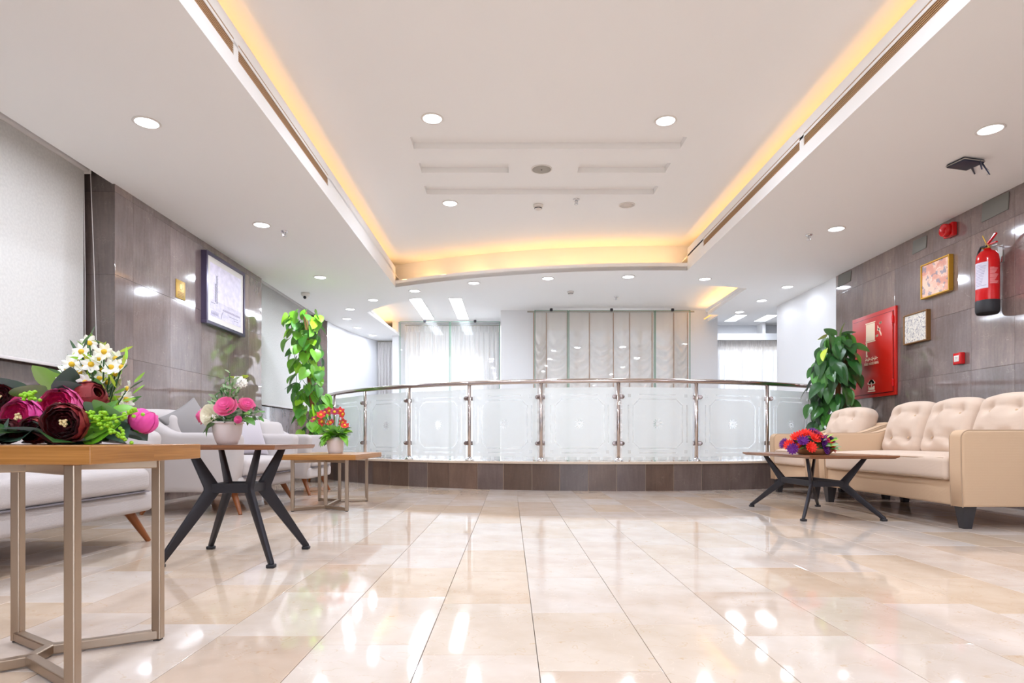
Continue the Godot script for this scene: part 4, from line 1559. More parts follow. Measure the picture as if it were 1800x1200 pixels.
func climbing_right() -> void:
	var c := V(3.66, 0, 7.12)
	var t := thing("climbing_plant", "bushy climbing plant with dark glossy leaves beside the red hose cabinet", "potted plant", c)
	part("planter", MB.new().lathe(Vector3.ZERO, [Vector2(0, 0), Vector2(0.13, 0), Vector2(0.17, 0.33), Vector2(0.18, 0.36), Vector2(0.16, 0.36), Vector2(0.155, 0.32), Vector2(0, 0.32)], 24).mesh(), M.pot_white, t)
	part("soil", MB.new().lathe(Vector3.ZERO, [Vector2(0, 0.31), Vector2(0.155, 0.31), Vector2(0.15, 0.335), Vector2(0, 0.34)], 16).mesh(), M.soil, t)
	var pole := []
	for k in 10:
		pole.append(Vector3(0.04 + 0.05 * k / 9.0, 0.31 + 1.42 * k / 9.0, 0))
	part("moss_pole", MB.new().tube(pole, 0.028, 9).mesh(), M.bark, t)
	var kinds := []
	for k in 4:
		kinds.append(leaf_mesh(0.17 + 0.015 * k, 0.105 + 0.008 * k, 0.7, 0.12, 0.18 + 0.06 * k))
	var ms := ["leaf_deep", "leaf_dark", "leaf_mid", "leaf_dark", "leaf_deep"]
	var r := RandomNumberGenerator.new()
	r.seed = 77
	for i in 215:
		var y := 0.62 + 1.14 * r.randf()
		var k := (y - 0.31) / 1.42
		var a := r.randf() * TAU
		var dir := Vector3(cos(a), 0, sin(a))
		var rad := (0.12 + 0.17 * r.randf()) * (1.0 - 0.45 * maxf(0.0, k - 0.72) / 0.28)
		var p := Vector3(0.02 + 0.04 * k, y, 0) + dir * rad
		if p.x > 0.20 or (p.x < -0.02 and p.y < 0.9 and r.randf() < 0.2): continue
		var z := (dir * 0.5 + Vector3(0, -0.95, 0.25) + Vector3(r.randfn(0, 0.25), r.randfn(0, 0.25), r.randfn(0, 0.25))).normalized()
		part("leaf", kinds[r.randi() % 4], M[ms[r.randi() % 5]], t, Transform3D(aim(z, r.randfn(0, 0.4)), p))
	for q in [[Vector3(-0.13, 1.70, 0.10), Vector3(-1, -0.1, 0.6), "leaf_yellow"], [Vector3(-0.14, 1.56, 0.14), Vector3(-0.6, -0.8, 0.5), "leaf_yellow"], [Vector3(0.10, 1.72, 0), Vector3(0.05, 1, 0.1), "leaf_bright"], [Vector3(0.12, 1.74, 0), Vector3(0.8, 0.35, 0), "leaf_dark"], [Vector3(0.02, 1.74, 0.02), Vector3(-0.8, 0.5, 0.2), "leaf_mid"], [Vector3(0.05, 1.66, 0.12), Vector3(0.5, -0.5, 0.7), "leaf_mid"]]:
		part("leaf", kinds[0], M[q[2]], t, Transform3D(aim(q[1], 0.5), q[0]))

# pixel of the photograph and a distance to a point, local to an arrangement
func at_px(px: float, py: float, d: float, o: Vector3) -> Vector3:
	return V((px - 897.0) * d / 1100.0, EYE + (772.0 - py) * d / 1100.0, d) - o

func daisy_mesh(R: float, n: int, wide: float, up: float) -> ArrayMesh:
	var m := MB.new()
	for i in n:
		m.xf = Transform3D(Basis(Vector3.UP, TAU * i / n), Vector3.ZERO)
		var f := func(a: float, b: float) -> Vector3:
			var u := a * 2.0 - 1.0
			return Vector3(u * wide * R * pow(sin(PI * clampf(b * 0.85 + 0.1, 0, 1)), 0.7), up * R * b * b - 0.1 * R * u * u, R * (0.08 + 0.92 * b))
		m.surf(f, 3, 4)
	m.xf = Transform3D.IDENTITY
	return m.mesh()

func daisy(parent: Node, me: Mesh, eye: Mesh, p: Vector3, n: Vector3, m: Material) -> void:
	var b := aim(n) * Basis(Vector3.RIGHT, PI / 2)
	var o := part("flower", me, m, parent, Transform3D(b, p))
	part("flower_eye", eye, M.yellow_eye, o)

func peony_table() -> void:
	var o := V(-1.13, 0.547, 1.62)
	var t := thing("peony_arrangement", "artificial peonies in magenta and dark red with white daisies on the near left table", "flowers", o)
	var cam := Vector3(0, EYE, 0) - o
	var base := MB.new()
	base.lathe(Vector3(0, 0, 0), [Vector2(0, 0), Vector2(0.055, 0), Vector2(0.075, 0.02), Vector2(0.07, 0.045), Vector2(0, 0.05)], 20)
	part("basket", base.mesh(), M.leaf_blue, t)
	# px, py, d, radius in px, axis tweak, outer, inner, opening
	var fl := [[34.0, 734.0, 1.52, 35.0, Vector3(-0.05, 0.22, 1), "petal_magenta", "petal_crimson", 0.22], [103.0, 715.0, 1.60, 36.0, Vector3(0.05, 0.30, 1), "petal_rose", "petal_crimson", 0.20],
		[114.0, 743.0, 1.47, 36.0, Vector3(0.22, -0.05, 1), "petal_wine", "petal_maroon", 0.2], [158.0, 698.0, 1.66, 28.0, Vector3(0.8, 0.4, 0.3), "petal_wine", "petal_wine", 0.8],
		[-2.0, 698.0, 1.62, 26.0, Vector3(0.35, 0.2, 1), "petal_wine", "petal_maroon", 0.1], [252.0, 739.0, 1.60, 23.0, Vector3(0.3, 0.9, -0.2), "petal_magenta", "petal_magenta", 0.9], [60.0, 764.0, 1.50, 24.0, Vector3(0.1, 0.0, 1), "petal_wine", "petal_maroon", 0.2], [12.0, 766.0, 1.50, 22.0, Vector3(-0.1, 0.05, 1), "petal_maroon", "petal_maroon", 0.2], [-45.0, 735.0, 1.56, 34.0, Vector3(-0.3, 0.3, 1), "petal_magenta", "petal_crimson", 0.2]]
	var tie := Vector3(0, 0.04, 0)
	var stems := MB.new()
	for q in fl:
		var p := at_px(q[0], q[1], q[2], o)
		var ax: Vector3 = q[4]
		peony(t, p, q[3] * q[2] / 1100.0, ax, M[q[5]], M[q[6]], q[7])
		stems.tube([tie, (tie + p) * 0.5 + Vector3(0, 0.01, 0), p - ax.normalized() * q[3] * q[2] / 1100.0 * 0.9], 0.003, 5)
	# broad leaves
	var big := leaf_mesh(0.092, 0.080, 0.4, 0.10, 0.22, 0.04)
	var small := leaf_mesh(0.045, 0.020, 0.3, 0.1, 0.2)
	for q in [[166.0, 748.0, 1.56, Vector3(0.55, 0.8, 0.15), "leaf_bright", 0.25], [175.0, 738.0, 1.58, Vector3(0.9, 0.5, 0.1), "leaf_bright", 0.5], [164.0, 730.0, 1.60, Vector3(0.7, 0.3, 0.4), "leaf_mid", -0.4], [178.0, 735.0, 1.56, Vector3(0.75, 0.40, 0.5), "leaf_bright", -0.7], [146.0, 770.0, 1.53, Vector3(0.8, 0.45, 0.05), "leaf_bright", 1.1], [150.0, 766.0, 1.54, Vector3(0.6, 0.35, 0.1), "leaf_bright", 0.9], [185.0, 748.0, 1.58, Vector3(0.6, -0.2, 0.4), "leaf_blue", 0.3], [180.0, 752.0, 1.60, Vector3(0.9, -0.15, 0.35), "leaf_blue", -0.4], [205.0, 744.0, 1.62, Vector3(0.6, -0.2, 0.1), "leaf_blue", 0.5],
			[138.0, 712.0, 1.66, Vector3(-0.1, 0.6, 0.5), "leaf_blue", 0.5], [48.0, 702.0, 1.66, Vector3(-0.3, 0.6, 0.5), "leaf_blue", 0.2], [40.0, 768.0, 1.52, Vector3(0.3, 0.25, 0.6), "leaf_dark", 0.0], [80.0, 766.0, 1.50, Vector3(-0.4, 0.3, 0.6), "leaf_dark", 0.0], [122.0, 700.0, 1.68, Vector3(0.1, 0.8, 0.3), "leaf_blue", 0.9], [60.0, 702.0, 1.66, Vector3(0.2, 0.4, 0.7), "leaf_bright", 0.3], [100.0, 688.0, 1.74, Vector3(-0.2, 0.8, 0.5), "leaf_lime", 0.3], [95.0, 772.0, 1.48, Vector3(0.5, 0.1, 0.6), "leaf_dark", -0.4], [-5.0, 768.0, 1.5, Vector3(0.4, 0.1, 0.5), "leaf_blue", 0.9]]:
		part("leaf", big, M[q[4]], t, Transform3D(aim(q[3], q[5]), at_px(q[0], q[1], q[2], o)))
	# low collar of dark leaves hiding the foot
	for k in 22:
		var a := TAU * k / 22.0
		part("leaf", big, M[["leaf_blue", "leaf_dark", "leaf_blue", "petal_maroon"][k % 4]], t, Transform3D(aim(Vector3(cos(a), 0.02 + 0.06 * (k % 3), sin(a)), 0.5 * sin(k * 2.0)), Vector3(cos(a) * (0.06 + 0.06 * (k % 2)) - 0.06, 0.008 + 0.012 * (k % 3), sin(a) * 0.07 + 0.05)))
	# thin sprays of buds
	var spray := MB.new()
	for q in [[[160.0, 742.0], [200.0, 738.0], [242.0, 722.0]], [[165.0, 740.0], [200.0, 752.0], [222.0, 772.0]], [[140.0, 722.0], [160.0, 735.0], [190.0, 728.0]], [[40.0, 700.0], [52.0, 690.0], [60.0, 697.0]]]:
		var pts := []
		for k in 9:
			var s := k / 8.0
			var a := Vector2(q[0][0], q[0][1]).lerp(Vector2(q[1][0], q[1][1]), s)
			var b := Vector2(q[1][0], q[1][1]).lerp(Vector2(q[2][0], q[2][1]), s)
			var w := a.lerp(b, s)
			pts.append(at_px(w.x, w.y, 1.50, o))
		spray.tube(pts, 0.0022, 5)
		for k in range(2, 9):
			for z in 3:
				spray.rbox(pts[k] + Vector3(0.009 * sin(k * 3.1 + z * 2.1), 0.008 * cos(k * 1.7 + z * 2.1), 0.006 * sin(z * 3.0 + k)), Vector3.ONE * 0.009, 0.004, 1)
	part("bud_spray", spray.mesh(), M.leaf_lime, t)
	# white and yellow daisies standing behind
	var me := daisy_mesh(0.024, 7, 0.32, 0.25)
	var eye := MB.new().lathe(Vector3.ZERO, [Vector2(0, 0.007), Vector2(0.005, 0.006), Vector2(0.008, 0.0), Vector2(0, -0.002)], 8).mesh()
	var tuft := leaf_mesh(0.042, 0.008, 0.0, 0.1, 0.1)
	var r := RandomNumberGenerator.new()
	r.seed = 9
	var dz := [[157.0, 603.0], [143.0, 618.0], [183.0, 618.0], [203.0, 630.0], [172.0, 631.0], [152.0, 628.0], [150.0, 643.0], [180.0, 650.0], [203.0, 657.0], [214.0, 645.0], [150.0, 672.0], [125.0, 660.0], [126.0, 640.0], [112.0, 668.0], [225.0, 683.0], [222.0, 702.0], [133.0, 668.0], [190.0, 672.0], [118.0, 648.0], [165.0, 655.0], [160.0, 640.0], [140.0, 655.0], [195.0, 645.0], [175.0, 665.0], [205.0, 668.0], [135.0, 630.0]]
	var root := at_px(168.0, 770.0, 1.70, o)
	for q in dz:
		var d := 1.66 + 0.10 * r.randf()
		var p := at_px(q[0], q[1], d, o)
		var n := Vector3(r.randfn(0.1, 0.45), 0.25 + r.randfn(0, 0.3), 0.9)
		daisy(t, me, eye, p, n, M.petal_white if r.randf() < 0.8 else M.petal_cream)
		stems.tube([root, root.lerp(p, 0.6) + Vector3(0, 0.01, -0.01), p], 0.002, 5)
		for k in 9:
			var z := (p - root).normalized() + Vector3(r.randfn(0, 0.6), r.randfn(0, 0.4), r.randfn(0, 0.6))
			part("leaf", tuft if k < 6 else small, M[["leaf_yellow", "leaf_mid", "leaf_dark", "leaf_lime"][r.randi() % 4]], t, Transform3D(aim(z, r.randfn(0, 1.0)), p - (p - root).normalized() * 0.02 * (k - 1.0) - Vector3(0, 0, 0.008)))
	part("stems", stems.mesh(), M.leaf_dark, t)
	settle(t)

func rose_mesh(R: float, sd: int, inner := false) -> ArrayMesh:
	var m := MB.new()
	var k := 0
	for ring in [[1.0, 5, 1.45, 0.72], [0.80, 5, 1.6, 0.78], [0.60, 4, 1.7, 0.9], [0.40, 4, 1.8, 0.95], [0.22, 3, 1.9, 1.1]]:
		for i in ring[1]:
			if (k > 1) != inner: continue
			m.xf = Transform3D(Basis(Vector3.UP, TAU * i / ring[1] + k * 0.6 + sd), Vector3.ZERO)
			var rr: float = R * ring[0]
			var t1: float = ring[2]
			var hw: float = ring[3]
			var kk := k
			var f := func(a: float, b: float) -> Vector3:
				var u := a * 2.0 - 1.0
				var th := lerpf(0.3, t1 - 0.15 * u * u, b)
				var r2 := rr * (1.0 + 0.16 * b * b * (1.0 - u * u * 0.5))
				var flare := 0.22 * rr * b * b * b
				return Vector3((r2 * sin(th) + flare) * sin(u * hw), -rr * cos(th) * 0.9 + 0.16 * R * kk, (r2 * sin(th) + flare) * cos(u * hw))
			m.surf(f, 5, 5)
		k += 1
	return m.mesh()

func rose(parent: Node, p: Vector3, R: float, sd: int, ax: Vector3, m: Material, mh: Material) -> void:
	var o := part("rose", rose_mesh(R, sd), m, parent, Transform3D(aim(ax) * Basis(Vector3.RIGHT, PI / 2), p))
	part("rose_heart", rose_mesh(R, sd, true), mh, o)

func rose_pot() -> void:
	var o := V(-1.325, 0.535, 2.93)
	var t := thing("rose_pot", "pink and cream artificial roses in a rounded white pot", "flowers", o)
	part("pot", MB.new().lathe(Vector3.ZERO, [Vector2(0, 0), Vector2(0.042, 0), Vector2(0.052, 0.02), Vector2(0.063, 0.055), Vector2(0.067, 0.09), Vector2(0.068, 0.098), Vector2(0.073, 0.100), Vector2(0.073, 0.107), Vector2(0.066, 0.108), Vector2(0.062, 0.09), Vector2(0, 0.088)], 32).mesh(), M.pot_white, t)
	var r := RandomNumberGenerator.new()
	r.seed = 12
	for q in [[396.0, 712.0, 2.86, 0.040, Vector3(0.05, 0.6, 1), "petal_pink", "petal_rose"], [434.0, 710.0, 2.93, 0.030, Vector3(0.5, 0.5, 0.7), "petal_pink", "petal_rose"], [366.0, 729.0, 2.88, 0.040, Vector3(-0.35, 0.1, 1), "petal_cream", "petal_cream"], [353.0, 731.0, 2.95, 0.030, Vector3(-1, 0.1, 0.3), "petal_pink", "petal_rose"], [418.0, 737.0, 2.84, 0.014, Vector3(0.1, 0.2, 1), "petal_rose", "petal_rose"]]:
		rose(t, at_px(q[0], q[1], q[2], o), q[3], 0, q[4], M[q[5]], M[q[6]])
	# cream hydrangea-like tuft and a yellow bud at the top
	var me := daisy_mesh(0.013, 5, 0.4, 0.3)
	for i in 22:
		var v := Vector3(r.randfn(0, 1), r.randfn(0, 1), absf(r.randfn(0, 1))).normalized()
		part("flower", me, M.petal_white, t, Transform3D(aim(v) * Basis(Vector3.RIGHT, PI / 2), at_px(421.0, 672.0, 2.92, o) + v * Vector3(0.032, 0.026, 0.03)))
	part("flower", rose_mesh(0.013, 3), M.leaf_yellow, t, Transform3D(Basis.IDENTITY, at_px(431.0, 660.0, 2.93, o)))
	part("flower", rose_mesh(0.013, 3), M.leaf_yellow, t, Transform3D(Basis.IDENTITY, at_px(408.0, 662.0, 2.94, o)))
	var sp := leaf_mesh(0.034, 0.013, 0.0, 0.1, 0.15)
	var br := leaf_mesh(0.07, 0.05, 0.3, 0.12, 0.3)
	var stems := MB.new()
	var top := Vector3(0, 0.09, 0)
	for q in [[404.0, 655.0], [396.0, 670.0], [388.0, 680.0], [378.0, 695.0], [410.0, 668.0], [415.0, 690.0], [420.0, 685.0], [425.0, 700.0], [455.0, 722.0], [460.0, 732.0], [448.0, 735.0], [440.0, 725.0], [385.0, 735.0], [395.0, 738.0], [405.0, 730.0], [412.0, 738.0], [400.0, 728.0], [375.0, 742.0], [430.0, 735.0], [450.0, 715.0], [372.0, 705.0], [400.0, 690.0]]:
		var p := at_px(q[0], q[1], 2.86 + 0.12 * r.randf(), o)
		stems.tube([top, top.lerp(p, 0.5) + Vector3(0, 0.01, 0), p], 0.0018, 5)
		for k in 12:
			var s := 0.35 + 0.65 * k / 11.0
			var z := (p - top).normalized() * 0.8 + Vector3(r.randfn(0, 0.7), r.randfn(0, 0.5), r.randfn(0, 0.7))
			part("leaf", sp, M[["leaf_grey", "leaf_grey", "leaf_mid", "leaf_dark"][r.randi() % 4]], t, Transform3D(aim(z, r.randfn(0, 1)), top.lerp(p, s)))
	for q in [[380.0, 745.0, Vector3(-0.8, -0.4, 0.5)], [425.0, 728.0, Vector3(0.6, 0.2, 0.6)], [428.0, 735.0, Vector3(0.9, -0.2, 0.4)], [410.0, 735.0, Vector3(0.1, 0.3, 1)], [372.0, 742.0, Vector3(-0.5, -0.9, 0.3)]]:
		part("leaf", br, M.leaf_mid, t, Transform3D(aim(q[2], 0.3), at_px(q[0], q[1], 2.88, o)))
	part("stems", stems.mesh(), M.leaf_mid, t)

func red_pot() -> void:
	var o := V(-1.475, 0.442, 5.28)
	var t := thing("red_flower_pot", "small red and yellow flowers with green leaves in a pale cup", "flowers", o)
	part("pot", MB.new().lathe(Vector3.ZERO, [Vector2(0, 0), Vector2(0.058, 0), Vector2(0.064, 0.03), Vector2(0.072, 0.10), Vector2(0.076, 0.135), Vector2(0.070, 0.135), Vector2(0.066, 0.11), Vector2(0, 0.11)], 28).mesh(), M.pot_white, t)
	var r := RandomNumberGenerator.new()
	r.seed = 4
	var me := daisy_mesh(0.038, 6, 0.42, 0.35)
	var eye := MB.new().lathe(Vector3.ZERO, [Vector2(0, 0.012), Vector2(0.010, 0.010), Vector2(0.014, 0.0), Vector2(0, -0.002)], 8).mesh()
	var stems := MB.new()
	for q in [[579.0, 722.0], [571.0, 725.0], [564.0, 729.0], [598.0, 723.0], [603.0, 728.0], [552.0, 737.0], [566.0, 741.0], [581.0, 743.0], [603.0, 743.0], [606.0, 748.0], [588.0, 724.0]]:
		var p := at_px(q[0], q[1], 5.2 + 0.14 * r.randf(), o)
		daisy(t, me, eye, p, Vector3(r.randfn(0, 0.5), 0.3 + r.randfn(0, 0.3), 0.8), M.petal_coral if r.randf() < 0.6 else M.petal_plum)
		stems.tube([Vector3(0, 0.11, 0), Vector3(p.x * 0.5, p.y * 0.65, p.z * 0.5), p], 0.003, 5)
	part("stems", stems.mesh(), M.leaf_mid, t)
	var lf := leaf_mesh(0.11, 0.065, 0.3, 0.1, 0.35, 0.06)
	for i in 46:
		var a := r.randf() * TAU
		var z := Vector3(cos(a), 0.55 + 0.6 * r.randfn(0, 0.6), sin(a))
		part("leaf", lf, M[["leaf_bright", "leaf_mid", "leaf_bright", "leaf_lime"][r.randi() % 4]], t, Transform3D(aim(z, r.randfn(0, 0.4)), Vector3(cos(a) * 0.03, 0.12 + 0.06 * r.randf(), sin(a) * 0.03)))
	for q in [Vector3(-0.8, -0.9, 0.6), Vector3(-1, -0.7, 0.1), Vector3(0.9, -0.7, 0.5), Vector3(0.7, -0.3, 0.9), Vector3(-0.3, -0.7, 1.0)]:
		part("leaf", lf, M.leaf_bright, t, Transform3D(aim(q), Vector3(signf(q.x) * 0.06, 0.15, 0.04)))

func dome() -> void:
	var o := V(2.16, 0.4535, 4.45)
	var t := thing("flower_dome", "low dome of red and purple artificial flowers on the coffee table", "flowers", o)
	part("basket", MB.new().lathe(Vector3.ZERO, [Vector2(0, 0), Vector2(0.10, 0), Vector2(0.125, 0.025), Vector2(0.12, 0.04), Vector2(0, 0.05)], 20).mesh(), M.bark, t)
	var zin := MB.new()
	for ring in [[1.0, 12, 0.25], [0.8, 10, 0.5], [0.55, 8, 0.8]]:
		var dm := daisy_mesh(0.042 * ring[0], ring[1], 0.22, ring[2])
		var ar := dm.surface_get_arrays(0)
		var vs: PackedVector3Array = ar[Mesh.ARRAY_VERTEX]
		var ix: PackedInt32Array = ar[Mesh.ARRAY_INDEX]
		for i in range(0, ix.size(), 3):
			zin.tri(vs[ix[i]] + Vector3(0, 0.006 / ring[0], 0), vs[ix[i + 1]] + Vector3(0, 0.006 / ring[0], 0), vs[ix[i + 2]] + Vector3(0, 0.006 / ring[0], 0), 1)
	var zm := zin.mesh()
	var lf := leaf_mesh(0.07, 0.035, 0.2, 0.1, 0.2)
	var r := RandomNumberGenerator.new()
	r.seed = 6
	for q in [[1388.0, 782.0, 0], [1394.0, 791.0, 1], [1379.5, 780.0, 1], [1410.0, 764.0, 0], [1400.0, 768.0, 0], [1411.0, 775.0, 1], [1430.0, 760.0, 1], [1418.0, 762.0, 0], [1432.0, 771.0, 0], [1425.0, 786.0, 0], [1445.0, 773.0, 1], [1448.0, 784.0, 1], [1462.0, 786.0, 0], [1453.0, 777.0, 0], [1450.0, 790.0, 1], [1437.0, 765.0, 0]]:
		var dx: float = (q[0] - 1422.0) / 45.0
		var dy: float = (797.0 - q[1]) / 42.0
		var dz := sqrt(maxf(0.05, 1.0 - dx * dx - dy * dy))
		var p := at_px(q[0], q[1], 4.45 - 0.15 * dz, o)
		part("flower", zm, M.petal_red if q[2] == 0 else M.petal_purple, t, Transform3D(aim(Vector3(dx, dy, dz)) * Basis(Vector3.RIGHT, PI / 2), p))
	for i in 14:
		var a := TAU * i / 14.0
		part("flower", zm, M.petal_red if i % 2 == 0 else M.petal_purple, t, Transform3D(aim(Vector3(cos(a), 0.8, sin(a) - 0.5)) * Basis(Vector3.RIGHT, PI / 2), Vector3(cos(a) * 0.11, 0.06 + 0.04 * (i % 2), sin(a) * 0.11 - 0.03)))
	for i in 40:
		var a := r.randf() * TAU
		var e := r.randf() * 0.9
		var v := Vector3(cos(a) * cos(e), sin(e), sin(a) * cos(e))
		part("leaf", lf, M[["leaf_mid", "leaf_lime", "leaf_dark", "leaf_grey"][r.randi() % 4]], t, Transform3D(aim(v + Vector3(0, 0.05, 0), r.randf()), v * Vector3(0.11, 0.09, 0.11) + Vector3(0, 0.035, 0)))
	var core := MB.new().lathe(Vector3.ZERO, [Vector2(0.12, 0.03), Vector2(0.11, 0.07), Vector2(0.07, 0.11), Vector2(0, 0.125), Vector2(0, 0.03)], 16)
	part("foam_core", core.mesh(), M.leaf_dark, t)
	settle(t)

# ---------------------------------------------------------------- things on walls and ceilings
func picture_landscape() -> ImageTexture:
	# misty winter landscape in grey and violet: bare tree, far trees, reeds by the water
	var w := 384
	var h := 300
	var img := Image.create(w, h, false, Image.FORMAT_RGB8)
	var n := noise(70, 0.02, 4)
	for y in h:
		for x in w:
			var t := 0.99 + 0.08 * n.get_noise_2d(x, y)
			if y > 205: t -= 0.06 + 0.10 * maxf(0.0, n.get_noise_2d(x * 0.6 + 50, y * 4.0))
			img.set_pixel(x, y, Color(minf(1.0, t * 0.93), minf(1.0, t * 0.90), minf(1.0, t * 0.98)))
	var ink := Color(0.16, 0.13, 0.26)
	# two trunks with branches on the left
	for tr in [[58, 110, 215, 7], [74, 60, 220, 8]]:
		img.fill_rect(Rect2i(tr[0], tr[1], tr[3], tr[2] - tr[1]), ink)
		for k in 26:
			var yy: int = tr[1] + int(k * 4.0)
			var len := int(10 + 14 * absf(sin(k * 2.3)))
			for s in len:
				var xx: int = tr[0] + (s if k % 2 == 0 else -s)
				img.fill_rect(Rect2i(clampi(xx, 0, w - 2), clampi(yy - int(s * 0.6), 0, h - 2), 2, 1), ink.lerp(Color(0.8, 0.76, 0.86), float(s) / len))
	for k in 60:
		var xx := 150 + int(k * 3.7)
		var hh := int(6 + 9 * absf(sin(k * 1.9)))
		img.fill_rect(Rect2i(xx, 246 - hh, 3, hh), Color(0.62, 0.58, 0.68))
	img.fill_rect(Rect2i(10, 222, 50, 3), Color(0.4, 0.36, 0.48))
	img.fill_rect(Rect2i(230, 262, 110, 3), Color(0.5, 0.46, 0.58))
	img.fill_rect(Rect2i(290, 275, 60, 2), Color(0.45, 0.42, 0.54))
	for k in 30:
		img.fill_rect(Rect2i(10 + k * 3, 285 - int(20 * absf(sin(k * 1.3))), 2, 20), Color(0.5, 0.46, 0.6))
	for k in 14:
		img.fill_rect(Rect2i(130 + int(k * k * 0.12), 290 - k * 3, 4, 4), Color(0.36, 0.32, 0.44))
	return tex(img)

func picture_abstract(a: Color, b: Color, c: Color, sd: int, freq: float) -> ImageTexture:
	var img := Image.create(256, 210, false, Image.FORMAT_RGB8)
	var n := noise(sd, freq, 4)
	var m := noise(sd + 3, freq * 1.6, 3)
	for y in 210:
		for x in 256:
			var t := n.get_noise_2d(x + 20.0 * m.get_noise_2d(x, y), y)
			var s := m.get_noise_2d(x * 1.3, y * 1.3 + 200)
			var q := a.lerp(b, clampf(0.5 + 1.4 * t, 0, 1))
			if s > 0.2: q = q.lerp(c, minf(0.8, (s - 0.2) * 5.0))
			if absf(t) < 0.03: q = q.lerp(Color(0.95, 0.92, 0.88), 0.6)
			img.set_pixel(x, y, q)
	return tex(img)

# framed picture on a side wall; s = +1 faces +x (left wall), -1 faces -x (right wall)
func framed(label: String, at: Vector3, s: float, w: float, h: float, dp: float, bw: float, fm: Material, pic: ImageTexture, mount: float) -> void:
	var t := thing("framed_picture", label, "picture", at, s * PI / 2)
	var m := MB.new()
	for q in [[0.0, h / 2 - bw / 2, w, bw], [0.0, -h / 2 + bw / 2, w, bw], [w / 2 - bw / 2, 0.0, bw, h - 2 * bw], [-w / 2 + bw / 2, 0.0, bw, h - 2 * bw]]:
		m.rbox(Vector3(q[0], q[1], dp / 2), Vector3(q[2], q[3], dp), 0.003, 1, 1, null, -1)
	part("frame", m.mesh(), fm, t)
	var iw := w - 2 * bw
	var ih := h - 2 * bw
	if mount > 0.0:
		part("mount", MB.new().box(Vector3(0, 0, dp - 0.014), Vector3(iw, ih, 0.004)).mesh(), M.off_white, t)
	var g := MB.new()
	var cw := iw / 2 - mount
	var ch := ih / 2 - mount
	g.quad(Vector3(-cw, ch, dp - 0.011), Vector3(cw, ch, dp - 0.011), Vector3(cw, -ch, dp - 0.011), Vector3(-cw, -ch, dp - 0.011), -1)
	g.box(Vector3(0, 0, dp - 0.02), Vector3(cw * 2, ch * 2, 0.012))
	var pm := mat("print_%d" % t.get_instance_id(), Color.WHITE, 0.5)
	pm.albedo_texture = pic
	pm.texture_repeat = true
	part("print", g.mesh(), pm, t)

func letters(parent: Node, s: String, size: float, at: Transform3D, m: Material, called := "lettering") -> void:
	var tm := TextMesh.new()
	tm.text = s
	var f := SystemFont.new()
	f.font_names = PackedStringArray(["Droid Sans"])
	f.font_weight = 700
	tm.font = f
	tm.font_size = 32
	tm.pixel_size = size / 32.0
	tm.depth = 0.0012
	tm.curve_step = 2.0
	var o := MeshInstance3D.new()
	o.name = part_name(called, parent)
	o.mesh = tm
	o.material_override = m
	o.transform = at
	parent.add_child(o, true)

